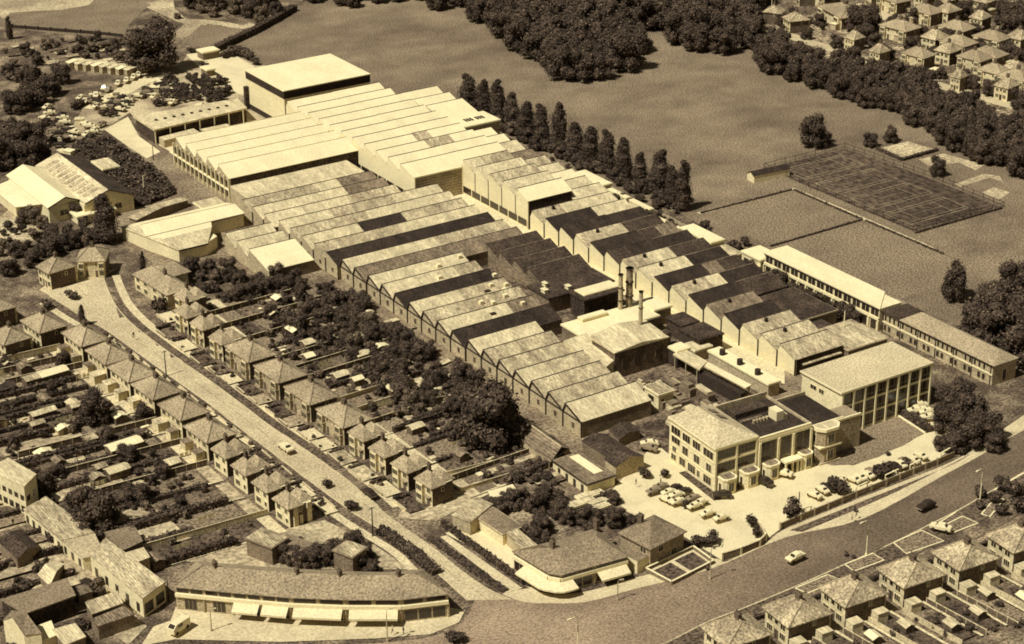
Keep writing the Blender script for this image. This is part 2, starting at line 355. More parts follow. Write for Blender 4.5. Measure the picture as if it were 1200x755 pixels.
# ---------------------------------------------------------------- foliage stock
def leaf_cloud(n, shape, size, core, seed, mats, lobes=None):
    """n leaf faces through a crown; shape(t) gives radius at relative height; core: an opaque lumpy heart"""
    r = random.Random(seed); b = MB()
    K = lobes or [(0, 0, 0, 1)]
    for i in range(n):
        lx, ly, lz, lr = r.choice(K)
        z = r.uniform(-1, 1); a = r.uniform(0, 2*math.pi); q = math.sqrt(max(0, 1-z*z)); rad = lr*(r.uniform(.42, 1.08)**.5)*(1+.12*r.uniform(-1, 1))
        d = Vector((q*math.cos(a), q*math.sin(a), z)); p = Vector((lx, ly, lz))+d*rad
        p = shape(p)
        nrm = (d+Vector((r.uniform(-1, 1), r.uniform(-1, 1), r.uniform(-.6, 1)))*.75).normalized()
        t = nrm.orthogonal().normalized(); t.rotate(Matrix.Rotation(r.uniform(0, 6.28), 3, nrm)); w = nrm.cross(t); s = size*r.uniform(.6, 1.35)
        mi = r.choice((0, 0, 0, 1)) if len(mats) > 1 else 0
        b.face([p+t*s, p+w*s*.7, p-t*s*.9, p-w*s*.75], mi)
    if core:
        for (lx, ly, lz, lr) in K:
            nn, mm = 8, 5; pts = []
            for i in range(1, mm):
                for j in range(nn):
                    th = math.pi*i/mm; a = 2*math.pi*j/nn; rr = lr*core*r.uniform(.85, 1.1)
                    pts.append(shape(Vector((lx+rr*math.sin(th)*math.cos(a), ly+rr*math.sin(th)*math.sin(a), lz+rr*math.cos(th)))))
            pts += [shape(Vector((lx, ly, lz+lr*core))), shape(Vector((lx, ly, lz-lr*core)))]
            F = [(i*nn+j, i*nn+(j+1) % nn, (i+1)*nn+(j+1) % nn, (i+1)*nn+j) for i in range(mm-2) for j in range(nn)]
            F += [(len(pts)-2, (j+1) % nn, j) for j in range(nn)] + [(len(pts)-1, (mm-2)*nn+j, (mm-2)*nn+(j+1) % nn) for j in range(nn)]
            b.mesh(pts, F, 0)
    return b
NLEAF = []
def tree_stock(kind, seed):
    r = random.Random(seed)
    if kind == 'broad':                     # unit tree: 1 m tall, crown radius about .5
        lobes = [(0, 0, 0, .62)]+[(r.uniform(-.5, .5), r.uniform(-.5, .5), r.uniform(-.55, .45), r.uniform(.28, .46)) for _ in range(10)]+[(.55*math.cos(a_), .55*math.sin(a_), -.62, .34) for a_ in (.4, 1.7, 2.9, 4.2, 5.4)]
        sh = lambda p: Vector((p.x*.46, p.y*.46, max(.02, .50+p.z*.46))); n, s = 3800, .0235; mats = [(M_LEAF, M_LEAF2), (M_LEAF, M_LEAF2), (M_LEAF2, M_LEAF3)][seed % 3]
    elif kind == 'poplar':
        lobes = [(r.uniform(-.07, .07), r.uniform(-.07, .07), z, .40-.04*max(0, -z)-.31*max(0, z)) for z in (-.78, -.62, -.45, -.3, -.12, .05, .2, .35, .5, .62, .75, .88)]
        sh = lambda p: Vector((p.x*.8, p.y*.8, max(.02, .51+p.z*.5))); n, s = 2600, .020; mats = (M_POPL, M_LEAF)
    elif kind == 'bush':
        lobes = [(0, 0, 0, .75)]+[(r.uniform(-.5, .5), r.uniform(-.5, .5), r.uniform(-.2, .4), r.uniform(.3, .5)) for _ in range(4)]
        sh = lambda p: Vector((p.x*.62, p.y*.62, max(.02, .48+p.z*.5))); n, s = 420, .085; mats = [(M_LEAF, M_LEAF2), (M_LEAF2, M_LEAF3), (M_LEAF, M_LEAF)][seed % 3]
    crown = leaf_cloud(n, sh, s, .74, seed, mats, lobes)
    NLEAF.append(n)
    root = thing({'broad': 'tree', 'poplar': 'poplar_tree', 'bush': 'bush'}[kind], 'x', {'broad': 'tree', 'poplar': 'tree', 'bush': 'bush'}[kind])
    if kind == 'bush':
        crown.build('foliage', list(mats), root)
        b = MB(); b.tube([(0, 0, 0), (.03, .02, .4)], [.05, .03], 5); b.build('stem', M_BARK, root)
    else:
        crown.build('crown', list(mats), root)
        b = MB(); b.tube([(0, 0, 0), (.01, .0, .15), (.0, .01, .35), (.02, 0, .62)], [.034, .026, .02, .008], 6)
        for k in range(5):
            a = k*1.3+seed; e = .28 if kind == 'broad' else .10
            b.tube([(0, 0, .22+.05*k), (e*.5*math.cos(a), e*.5*math.sin(a), .36+.05*k), (e*math.cos(a), e*math.sin(a), .48+.06*k)], [.014, .01, .004], 5)
        b.build('trunk', M_BARK, root)
    return Stock(root)
BROAD = [tree_stock('broad', s) for s in (3, 4, 6, 7, 9, 5)]
POPL = [tree_stock('poplar', s) for s in (21, 22, 23, 24, 25)]
BUSH = [tree_stock('bush', s) for s in (30, 31, 32, 33, 34, 35)]
PLANTS = []                                  # asked for here and planted at the end, once it is known which show largest
def tree(u, v, h, w, label, group=None, kinds=BROAD, dark=None, stuff=False):      # h tall, w wide
    PLANTS.append(['tree', u, v, h, w, label, group, kinds, dark if dark is not None else rnd.randrange(len(kinds)), stuff])
def bush(u, v, w, h, label, group=None, k=None, stuff=False):
    PLANTS.append(['bush', u, v, h, w*.8, label, group, BUSH, k if k is not None else rnd.randrange(len(BUSH)), stuff])
def inside(p, poly):
    x, y = p; c = False
    for i in range(len(poly)):
        (x1, y1), (x2, y2) = poly[i], poly[i-1]
        if (y1 > y) != (y2 > y) and x < (x2-x1)*(y-y1)/(y2-y1)+x1: c = not c
    return c
def fill(poly, gap, r=rnd):                  # loose, jittered points inside a plan polygon
    us = [p[0] for p in poly]; vs = [p[1] for p in poly]; out = []; k = 0; v = min(vs)
    while v < max(vs):
        u = min(us)+(gap/2 if k % 2 else 0)
        while u < max(us):
            p = (u+r.uniform(-.33, .33)*gap, v+r.uniform(-.33, .33)*gap)
            if inside(p, poly): out.append(p)
            u += gap
        v += gap*.87; k += 1
    return out
def hedge(pts, w, h, label, group=None, m=(None, None), name='hedge', cat='hedge', dens=5.0):
    b = MB(); mats = [m[0] or M_LEAF, m[1] or M_LEAF2]; r = rnd
    for i in range(len(pts)-1):
        a, c = Vector(pts[i]), Vector(pts[i+1]); L = (c-a).length
        if L < .01: continue
        d = (c-a)/L; n = Vector((-d.y, d.x))
        q = [a-n*w*.42, c-n*w*.42, c+n*w*.42, a+n*w*.42]; b.prism([tuple(x) for x in q], 0, h*.86)
        for k in range(int(L*(w+2*h)*dens)):
            t = r.uniform(0, L); s = r.uniform(0, w+2*h)
            if s < h: off, z, nn = -w/2, s, Vector((-n.x, -n.y, .2))
            elif s < h+w: off, z, nn = s-h-w/2, h, Vector((0, 0, 1))
            else: off, z, nn = w/2, s-h-w, Vector((n.x, n.y, .2))
            p = Vector((*(a+d*t+n*(off+r.uniform(-.12, .12))), max(.05, z+r.uniform(-.2, .15))))
            nn = (nn+Vector((r.uniform(-1, 1), r.uniform(-1, 1), r.uniform(-1, 1)))*.6).normalized(); t1 = nn.orthogonal().normalized(); t2 = nn.cross(t1); sz = r.uniform(.16, .34)
            b.face([p+t1*sz, p+t2*sz, p-t1*sz, p-t2*sz], r.choice((0, 0, 1)))
    mid = pts[len(pts)//2]
    return tag(b.build(name, mats, at=(mid[0], mid[1], 0)), label, cat, group)
# ---------------------------------------------------------------- factory
TONE = {'W': M_WHITE, 'L': M_PALE, 'M': M_MIDR, 'G': M_GREYR, 'D': M_DARKR, 'S': M_SOOT}
def rel(pts, u, v): return [(p[0]-u, p[1]-v, p[2]) for p in pts]
WIN = {}
def window_mesh(w, h, panes=2, frame=M_TRIM):    # a window in the u = 0 plane, seen from -u: frame proud, dark panes set in
    k = (w, h, panes, frame.name)
    if k not in WIN:
        b = MB(); b.box(-.05, .02, -w/2, w/2, 0, h, 0); pw = (w-.12*(panes+1))/panes
        for i in range(panes):
            v0 = -w/2+.12+i*(pw+.12); b.box(-.09, -.05, v0, v0+pw, .12, h-.12, 1)
        o = b.build('window', [frame, M_GLASS]); WIN[k] = o.data; bpy.data.objects.remove(o)
    return WIN[k]
def win(root, u, v, z, w, h, face=0, panes=2, frame=M_TRIM, name='window'):   # face: 0 looks to -u, 90 to -v, 180 to +u, -90 to +v
    return part(name, window_mesh(w, h, panes, frame), root, u, v, z, face)
def sawtooth(name, label, cat, u0, u1, ridges, zr, zv, tones, gable=M_WALLW, end=M_WALLB, group=None, steep=1.15, last=None, pipes=True, verge=None, windows=None, ends=True, cap=True, strip=False):
    v0 = ridges[0]; t = thing(name, label, cat, u0, v0, group=group)
    pitch = ridges[1]-ridges[0] if len(ridges) > 1 else 7.1
    rr = list(ridges)+[ridges[-1]+pitch]
    for k in range(len(ridges)):
        a, n = rr[k]-v0, rr[k+1]-v0; val = n-steep if k < len(ridges)-1 else (last-v0 if last else n-steep)
        segs = tones[k] if isinstance(tones[k], list) else [(0, 1, tones[k])]
        for (f0, f1, tn) in segs:
            x0, x1 = (u1-u0)*f0, (u1-u0)*f1; e = .12; j = rnd.uniform(0, .03)
            if f0 == 0: x0 -= .25
            b = MB(); P = [(x0, a-.15, zr), (x1, a-.15, zr), (x1, val+.1, zv), (x0, val+.1, zv)]; Q = [(p[0], p[1], p[2]+e+j) for p in P]
            b.mesh(P+Q, [(4,5,6,7),(0,1,5,4),(1,2,6,5),(2,3,7,6),(3,0,4,7)]); b.build('roof_sheet', TONE[tn], t)
        w = u1-u0; b = MB()
        if k < len(ridges)-1: b.face([(0, val, zv), (w, val, zv), (w, n-.1, zr), (0, n-.1, zr)]); b.build('glazing', M_GLAZ, t)
        if cap: b = MB(); b.box(-.25, w, a-.3, a-.02, zr-.1, zr+.2); b.build('ridge_cap', M_PIPE if cap is True else cap, t)  # dark bar draws the ridge and the glazing's shade together
        s = 0 if k else -steep
        prof = [(a-steep, 0), (a-steep, zv), (a, zr-.02), (val, zv-.02), (val, 0)]
        b = MB(); n5 = len(prof)
        A = [(0, p[0], p[1]) for p in prof]; B = [(.3, p[0], p[1]) for p in prof]
        b.mesh(A+B, [tuple(range(n5)), tuple(range(n5, 2*n5))]+[(i, (i+1) % n5, n5+(i+1) % n5, n5+i) for i in range(n5)]); b.build('gable_wall', gable, t)
        if ends:
            b = MB(); b.mesh([(w+p[0]*0-.3, p[1], p[2]) for p in A]+[(w, p[1], p[2]) for p in A], [tuple(range(n5)), tuple(range(n5, 2*n5))]+[(i, (i+1) % n5, n5+(i+1) % n5, n5+i) for i in range(n5)]); b.build('gable_wall', M_WALLB, t)
        if pipes: b = MB(); b.box(-.28, -.03, val-.14, val+.14, 0, zv+.2); b.build('downpipe', M_PIPE, t)
        if verge is not None:
            b = MB(); b.bar((-.2, a, zr), (-.2, val, zv), .3, .3); b.bar((-.2, a, zr), (-.2, a-steep, zv), .3, .3); b.build('verge_board', verge, t)
            b = MB(); b.box(-.2, -.02, a-steep+.05, val-.2, zv-.25, zv); b.build('gutter', verge, t)
        if windows: win(t, -.03, (a+val)/2-.3, windows[0], windows[1], windows[2], 0, 2, M_WALLM)
    vl = (last if last else rr[-1]-steep)-v0
    b = MB(); b.box(.3, u1-u0-.3, vl-.3, vl, 0, zv-.05); b.build('end_wall', end, t)
    b = MB(); b.box(.3, u1-u0-.3, -steep, -steep+.3, 0, zv); b.face([(0, -steep, zv), (u1-u0, -steep, zv), (u1-u0, -.1, zr), (0, -.1, zr)]); b.build('back_wall', M_WALLM, t)
    return t
def flat_block(name, label, cat, u0, u1, v0, v1, h, wall=M_WALLM, roof=M_WHITE, fascia=None, fh=.5, over=.3, group=None, walls=None):
    t = thing(name, label, cat, u0, v0, group=group); w, d = u1-u0, v1-v0
    b = MB(); b.box(0, w, 0, d, 0, h-fh); b.build('wall', wall, t)
    b = MB(); b.box(-over, w+over, -over, d+over, h-fh, h); b.build('fascia', fascia or M_TRIM, t)
    b = MB(); b.box(-over+.25, w+over-.25, -over+.25, d+over-.25, h+.003, h+.12); b.build('roof', roof, t)
    return t
def ribbon(t, name, m, u0, u1, v0, v1, z0, z1): b = MB(); b.box(u0, u1, v0, v1, z0, z1); return b.build(name, m, t)

# left block: 24 ridges
LB = [-56+7.08*k for k in range(24)]
bays = [[(0,.55,'M'),(.55,.72,'L'),(.72,1,'G')], [(0,.68,'L'),(.68,1,'G')], [(0,.62,'L'),(.62,1,'M')]]
sawtooth('sawtooth_shed', 'pale saw-tooth sheds under the big white shed, three bays left of the white hall', 'factory shed', -63.6, -20.3, LB[:3], 6.0, 4.0, bays, M_WALLM, pipes=True, last=LB[3]-1.15, windows=None)
bays = [[(0,.3,'L'),(.3,.7,'M'),(.7,1,'L')], [(0,.45,'M'),(.45,1,'L')], [(0,.33,'L'),(.33,.6,'D'),(.6,1,'M')], [(0,.5,'M'),(.5,1,'L')], 'D']
sawtooth('sawtooth_shed', 'five-bay saw-tooth sheds with a black felt strip, in front of the white end tower', 'factory shed', -62.6, -9.8, LB[3:8], 6.1, 4.0, bays, M_WALLM, verge=None, last=LB[8]-1.15, windows=(1.2, 1.2, 1.4))
bays = [[(0,.55,'L'),(.55,1,'M')], [(0,1,'G')]]
sawtooth('sawtooth_shed', 'two-bay saw-tooth shed, one pale roof and one grey, reaching the white alley', 'factory shed', -61.8, -9.2, LB[8:10], 6.1, 4.0, bays, M_WALLM, verge=M_PIPE, last=LB[10]-1.15, windows=(1.2, 1.2, 1.6))
bays = ['L', [(0,.75,'L'),(.75,1,'M')], 'D', [(0,.5,'L'),(.5,1,'M')], 'M', [(0,.7,'L'),(.7,1,'G')], 'D']
tb = sawtooth('sawtooth_shed', 'saw-tooth sheds with white roof vents, beside the small dark slate sheds', 'factory shed', -61.6, -32.3, LB[10:17], 6.2, 4.0, bays, M_WALLM, verge=M_PIPE, last=LB[17]-1.15, windows=(1.2, 1.2, 1.6))
for (du, k, f) in ((20,0,.5),(27.5,0,.3),(29,2,.5),(24,3,.3),(28,3,.5),(23.5,4,.4),(19,4,.6),(16,4,.4),(24.5,5,.35),(26.5,3,.75),(16,1,.5),(20.5,1,.75)):
    v = 7.08*k+5.9*f; z = 6.2-2.2*f; b = MB(); b.box(du-.55, du+.55, v-.5, v+.5, z-.2, z+.9); b.build('roof_vent', M_TRIM if (du*10) % 2 == 0 else M_WALLW, tb)
for (du, k, f) in ((22,3,.5),(27,4,.7),(15,5,.4)):
    v = 7.08*k+5.9*f; z = 6.2-2.2*f; b = MB(); b.box(du-.8, du+.8, v-.6, v+.6, z-.1, z+.3); b.build('roof_hatch', M_PIPE, tb)
bays = ['L', 'M', 'M', [(0,.4,'L'),(.4,1,'M')], 'M', 'M', 'L']
sawtooth('sawtooth_shed', 'seven weathered saw-tooth bays beside the boiler house, ending at the low dark huts', 'factory shed', -61.4, -41.3, LB[17:], 6.3, 4.1, bays, M_WALLM, verge=M_PIPE, last=113.2, windows=(1.2, 1.2, 1.6))
# small group in the west corner
def slope(t, name, m, P, e=.2): b = MB(); n = len(P); b.mesh(P+[(p[0],p[1],p[2]-e) for p in P], [tuple(range(n))]+[(i,(i+1)%n,n+(i+1)%n,n+i) for i in range(n)]); return b.build(name, m, t)
sawtooth('sawtooth_shed', 'three small white-roofed saw-tooth bays above the dark garden trees, lane beside', 'factory shed', -79.5, -65.5, [-34.6,-27.4,-20.1], 6.2, 3.6, ['L','L','W'], M_WALLM, M_WALLB, steep=1.6, last=-9, pipes=False)
t = thing('lean_to_shed', 'wide pale low-pitched shed next to the tall dark clipped tree', 'factory shed', -97, -62)
b = MB(); b.prism([(-2.6,0),(30.6,0),(30.6,11.4),(17,12),(17,22),(12,25.2),(3.6,25.2),(-.4,12)], 0, 3.7); b.build('wall', M_WALLW, t)
slope(t, 'roof_slope', M_WHITE, [(-3,-.4,3.75),(31,-.4,3.75),(31,5,5.2),(1,5,5.2)]); slope(t, 'roof_slope', M_WHITE, [(1,5,5.2),(31,5,5.2),(31,11.8,4.2),(-.4,12.2,4.2)]); slope(t, 'roof_slope', M_PALE, [(-3,-.4,3.75),(1,5,5.2),(-.4,12.2,4.2)])
slope(t, 'roof_slope', M_WHITE, [(-.4,12.25,4.2),(20,12.0,4.2),(17.4,18,5.1),(2.4,18.4,5.1)]); slope(t, 'roof_slope', M_PALE, [(2.4,18.4,5.1),(17.4,18,5.1),(12.4,25.6,3.75),(3.4,25.6,3.75)]); slope(t, 'roof_slope', M_PALE, [(-.4,12.25,4.2),(2.4,18.4,5.1),(3.4,25.6,3.75)])
b = MB(); b.bar((12.4,25.7,3.6), (3.4,25.7,3.6), .2, .4); b.build('gutter', M_PIPE, t)
b = MB(); b.bar((31,11.9,4.25), (-.4,12.2,4.25), .3, .1); b.build('valley_gutter', M_GREYR, t); b = MB(); b.bar((1,5,5.25), (31,5,5.25), .16, .1); b.build('ridge_cap', M_MIDR, t)
flat_block('flat_shed', 'small white flat-roofed shed behind the lean-to by the lane', 'shed', -73.5, -66.5, -69, -63.5, 3.4, M_WALLM, M_PALE)

# big white shed with the columned side
t = sawtooth('white_shed', 'big white five-ridge shed with a columned side above the dark scrub', 'factory shed', -60.3, -16.2, [-108.5,-101,-93.5,-86,-78.4], 9.6, 7.2, ['W','W','W','W','W'], M_WALLM, M_SOOT, steep=1.8, last=-71.4, pipes=False, ends=False, cap=M_WALLM)
for k in range(14):
    v = -71.6-k*3.0+108.5; b = MB(); b.box(-.55, -.05, v-.2, v+.2, 0, 7.4); b.build('column', M_TRIM, t)
for k in range(13):
    v = -73.1-k*3.0+108.5
    for z in (1.0, 4.0): win(t, -.06, v, z, 2.2, 2.2, 0, 2, M_GLAZ)
ribbon(t, 'cill_band', M_TRIM, -.6, -.02, -5, 37, 3.35, 3.65)
b = MB(); P = [(-.2,37.2,5.0),(40,37.2,5.0),(40,51.0,4.6),(-.2,51.0,4.6)]; b.mesh(P+[(p[0],p[1],p[2]-.3) for p in P], [(0,1,2,3),(0,1,5,4),(1,2,6,5),(2,3,7,6),(3,0,4,7)]); b.build('lean_to_roof', M_PALE, t)
b = MB(); b.box(-.1, 39.8, 50.5, 50.9, 0, 4.3); b.box(-.1, .2, 37.2, 50.5, 0, 4.5); b.build('lean_to_wall', M_WALLM, t)
# high halls
HL = [-117.9+7.3*k for k in range(11)]
t = sawtooth('white_hall', 'high white saw-tooth hall left of the tall flat block, glazed strip along its side', 'factory hall', -16, .9, HL, 10.6, 8.5, ['W']*11, M_WHITE, M_WALLM, steep=1.5, last=-37.6, pipes=False, ends=False, cap=M_PIPE)
ribbon(t, 'glazed_strip', M_GLASS, -.12, -.01, 42.9, 79.9, .9, 2.9)
for k in range(8): ribbon(t, 'mullion', M_TRIM, -.2, -.02, 42.9+k*5.2, 43.25+k*5.2, .8, 3.0)
ribbon(t, 'louvred_end', mat('slatted_boarding', .34, .2, .3, 2, .2, stripe=('Z', .35), samp=.3), 0, 16.9, 80.35, 80.6, 0, 8.3)
ribbon(t, 'parapet', M_TRIM, -.1, 17.0, 80.3, 80.7, 8.3, 8.75)
for u in (-.1, 16.7): ribbon(t, 'corner_post', M_TRIM, u, u+.35, 80.3, 80.75, 0, 8.3)
HRm = [-117.9+7.3*k for k in range(11)]
t = sawtooth('white_hall', 'high white saw-tooth hall in the middle, between the flat block and the poplars', 'factory hall', 1.0, 18.6, HRm, 10.7, 8.6, ['W','W','W','W','W','W','W',[(0,.3,'M'),(.3,1,'W')],[(0,.5,'M'),(.5,1,'W')],'W','W'], M_WHITE, M_WALLM, steep=1.5, last=-38.4, pipes=False)
HR = [-36.4+7.3*k for k in range(5)]
t = sawtooth('white_hall', 'white-gabled hall of five bays with one black-striped end, along the white alley', 'factory hall', 1.0, 16.6, HR, 10.9, 8.5, [[(0,.35,'L'),(.35,1,'M')],'L','M','L','W'], M_WHITE, M_SOOT, steep=1.4, last=-2.0, pipes=False)
ribbon(t, 'glazed_strip', M_GLASS, -.12, -.01, -1, 34.2, .6, 2.6)
for k in range(8): ribbon(t, 'mullion', M_TRIM, -.2, -.02, -1+k*5.0, -.65+k*5.0, .5, 2.7)
for k in range(4): ribbon(t, 'downpipe', M_PIPE, -.15, -.02, 5.9+7.3*k, 6.1+7.3*k, 2.7, 8.5)
RL = [-64+7.3*k for k in range(9)]
sawtooth('low_hall', 'lower saw-tooth bays between the white halls and the poplar row', 'factory shed', 20.8, 28.4, RL[:3], 8.2, 6.4, ['W','W','L'], M_WALLW, M_WALLM, last=-43.5, pipes=False)
sawtooth('low_hall', 'mid-grey lower saw-tooth bays behind the black-ended white hall', 'factory shed', 16.8, 29.2, RL[3:], 7.2, 5.2, ['G','M','L','W','L','L'], M_WALLW, M_WALLM, last=1.6, pipes=False)
t = thing('white_hall', 'gabled white sheds at the field edge, right of the tall flat block', 'factory hall', 20.9, -106)
sawtooth('white_hall', 'three bright saw-tooth bays at the field edge behind the halls', 'factory hall', 20.9, 34.6, [-107,-99,-91], 9.4, 7.2, ['W','W','W'], M_WHITE, M_WALLM, last=-80, pipes=False)
bpy.data.objects.remove(t)
t = flat_block('roof_house', 'white box-like building with six small dark openings, beside the first poplars', 'factory building', 20.9, 34.8, -78.6, -68.6, 8.4, M_WALLM, M_WHITE, M_TRIM, .5)
for k in range(6): ribbon(t, 'roof_opening', M_PIPE, 3.6+k*1.1+(k > 2)*.9, 4.2+k*1.1+(k > 2)*.9, 4.0, 6.4, 8.525, 8.75)
# tall flat block
t = thing('tall_flat_block', 'tallest building, white flat roof over a black fascia band, beside the field', 'factory building', -15.8, -148.4)
b = MB(); b.box(0, 32.4, 0, 27.6, 0, 10.6); b.build('wall', M_WHITE, t)
b = MB(); b.box(-.15, 32.55, -.15, 27.75, 10.6, 13.2); b.build('fascia_band', mat('black_boarding', .04, .3, .2, 2.5, .3), t)
b = MB(); b.box(-.3, 32.7, -.3, 27.9, 13.2, 13.5); b.build('roof', M_WHITE, t)
ribbon(t, 'doorway_strip', M_PIPE, -.12, -.01, .5, 21, 0, 1.9); ribbon(t, 'buttress', M_SOOT, -1.4, -.02, .1, 1.6, 0, 8)
# long canopy in the upper yard
t = thing('loading_canopy', 'long pale canopy roof with black rooflights over the upper yard', 'loading canopy', -57.6, -149)
b = MB(); b.prism([(0,0),(37,3),(35,14),(0,17)], 4.4, 5.0); b.build('roof', M_PALE, t)
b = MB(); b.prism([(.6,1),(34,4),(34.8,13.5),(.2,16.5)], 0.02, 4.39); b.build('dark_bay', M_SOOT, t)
for k in range(9): b = MB(); b.box(4+k*3.2, 4.9+k*3.2, 8.2, 9.2, 5.0, 5.35); b.build('rooflight', M_PIPE, t)
for k in range(7): b = MB(); b.bar((.3+k*5.5, 16.9-k*.45, 0), (.3+k*5.5, 16.9-k*.45, 4.4), .3); b.build('post', M_TRIM, t)
b = MB(); b.prism([(1,18),(14,16.5),(14,21),(1,22)], 0, 2.6, 0, 1); b.build('side_store', [M_WALLM, M_PALE], t)
b = MB(); b.box(16, 26, 16.5, 20.5, 0, 1.9, 0, 1); b.build('loading_dock', [M_SOOT, M_PALE], t)
flat_block('gatehouse', 'small flat hut with a dark front on the white apron by the track', 'hut', -4.5, 2, -212, -207, 3, M_WALLB, M_WHITE)
flat_block('kiosk', 'tiny dark-sided kiosk on the edge of the white apron', 'hut', -12, -9, -193, -188, 2.6, M_WALLB, M_WHITE)
# right block: 16 ridges
RB = [.3+7.33*k for k in range(16)]
tn = [[(0,.6,'M'),(.6,1,'L')],'D','D','M','D',[(0,.4,'S'),(.4,1,'D')],[(0,.5,'M'),(.5,1,'L')],'L','D',[(0,.7,'M'),(.7,1,'L')],'D','G','D','M','M','M']
t = sawtooth('gabled_workshop', 'row of sixteen white-gabled saw-tooth bays on the right of the white alley', 'factory shed', 1.0, 16.4, RB, 6.4, 4.3, tn, M_WHITE, M_SOOT, last=116, pipes=True, cap=M_SOOT)
for k in range(16):
    if k in (0, 3, 6, 7, 9, 11, 13, 14):
        b = MB(); b.box(6, 6.7, 7.33*k+1.0, 7.33*k+1.7, 6.0, 7.0); b.build('ridge_vent', M_PIPE, t)
ribbon(t, 'end_canopy', M_MIDR, 2, 14.5, 115.75, 116.6, 2.6, 2.85)
sawtooth('workshop', 'two bright saw-tooth bays between the gabled row and the poplars', 'factory shed', 16.6, 28.6, RB[:2], 6.3, 4.4, ['L','L'], M_WALLM, M_WALLB, last=RB[2]-1.15, pipes=False)
sawtooth('workshop', 'sooty dark saw-tooth bays right of the gabled row, towards the canteen', 'factory shed', 16.6, 29, RB[2:11], 6.2, 4.2, ['D','S',[(0,.5,'S'),(.5,1,'G')],'D','S','D',[(0,.4,'G'),(.4,1,'S')],'D','S'], M_WALLB, M_WALLB, last=RB[11]-1.15, pipes=False, cap=M_GREYR)  # lighter caps stand in for lit ridges on the dark bays
flat_block('dark_store', 'broad dark flat-roofed store below the canteen, pale edge along its front', 'store', 16.8, 30, 81.2, 98.5, 4.2, M_WALLB, M_SOOT, M_WALLM, .4)
flat_block('flat_store', 'mid-grey low store between the gabled end bays and the three-storey office', 'store', 17, 30, 104, 117.5, 3.4, M_WALLB, M_MIDR, M_WALLM, .3)
flat_block('flat_store', 'small dark store beside the end gables, pole in front', 'store', 17.4, 24, 99.3, 103.4, 3.2, M_WALLB, M_SOOT, M_SOOT, .3)
# dark slate sheds in the middle and their yard
sawtooth('slate_shed', 'four small sooty slate sheds in the middle of the works', 'factory shed', -23, -6.3, [13.3,20.2,27.2,34.2], 6.1, 4.0, ['S','S','S','S'], M_GREYR, M_SOOT, last=40, pipes=False, cap=M_GREYR)
flat_block('slate_shed', 'broad dark flat-roofed shed in front of the slate sheds', 'factory shed', -28, -7, 41, 51, 4.6, M_WALLB, M_SOOT, M_SOOT, .4)
flat_block('dark_workshop', 'dark-walled workshop with a white roof strip, left of the iron stacks', 'factory building', -23, -10.4, 53.8, 60, 6.0, M_SOOT, M_SOOT, M_SOOT, .4)
flat_block('white_roof', 'white roof slab capping the dark workshop left of the stacks', 'roof slab', -21.8, -10.6, 54, 58.4, 6.5, M_WALLW, M_WHITE, M_TRIM, .3, over=.1).location.z = 0
flat_block('white_workshop', 'low white-roofed workshop around the feet of the stacks', 'factory building', -34.5, -10.8, 66.4, 76, 4.6, M_WALLB, M_WHITE)
flat_block('roof_lantern', 'white monitor box standing on the low workshop roof', 'rooflight', -29.8, -22, 66.8, 69, 5.6, M_WALLW, M_WHITE, over=.1)
flat_block('white_workshop', 'bright flat-roofed block between the stacks and the white alley', 'factory building', -10.4, -4.9, 66.5, 73.5, 5, M_WALLB, M_WHITE)
for q, (u0, u1, v0, v1, h) in enumerate(((-9.8,-4.5,78,84.5,4.6),(-12,-4.6,86.5,94.5,5.0))):
    flat_block('dark_store', ('sooty store in the yard beside the boiler house, nearest the stacks', 'sooty store with a sloping look beyond the boiler house, nearest the canopies')[q], 'store', u0, u1, v0, v1, h, M_SOOT, M_SOOT, M_SOOT, .4)
for q, (u, v, w, d, h) in enumerate(((-27,47.5,2.2,1.8,5.3),(-24.5,44,1.6,1.6,5.2),(-20.5,49,2,1.6,5.4))):
    t = thing('roof_vent', ('white box vent on the dark flat shed, nearest its corner', 'white box vent in the middle of the dark flat shed', 'white box vent at the front of the dark flat shed')[q], 'vent', u, v, 4.7)
    b = MB(); b.box(-.5*w/2, .5*w/2, -d/2, d/2, 0, .9); b.build('housing', M_TRIM, t); b = MB(); b.box(-.6*w/2-.1, .6*w/2+.1, -d/2-.1, d/2+.1, .9, 1.05); b.build('lid', M_WALLW, t)
# boiler house and stacks
t = thing('boiler_house', 'tall dark-fronted boiler house with a pale roof under the iron stacks', 'boiler house', -37, 83)
b = MB(); b.box(0, 16.4, 0, 9.6, 0, 7.4); b.build('wall', mat('sooty_brick', .12, .25, .45, 1.6, .3), t)
b = MB(); P = [(-.2,-.3,8.2),(8,-.3,9.6),(16.6,-.3,8.4),(16.6,9.8,7.4),(8,9.8,8.2),(-.2,9.8,7.4)]; b.mesh(P+[(p[0],p[1],7.2) for p in P], [(0,1,4,5),(1,2,3,4)]+[(i,(i+1)%6,6+(i+1)%6,6+i) for i in range(6)]); b.build('roof', M_PALE, t)
for u in (3, 6.5, 10, 13.2): win(t, u, 9.62, 3.2, 1.4, 1.8, -90, 2, M_WALLB)
b = MB(); P = [(-5.4,-4.5,6.6),(2,-5,6.8),(2,-.4,6.4),(-.1,9.4,5.2),(-4.6,11,4.6)]; b.mesh(P+[(p[0],p[1],0) for p in P], [(0,1,2,3,4)]+[(i,(i+1)%5,5+(i+1)%5,5+i) for i in range(5)]); b.build('lean_to', M_PALE, t)
ribbon(t, 'side_tower', M_SOOT, 16.4, 17.6, 7.4, 9.2, 0, 8.2)
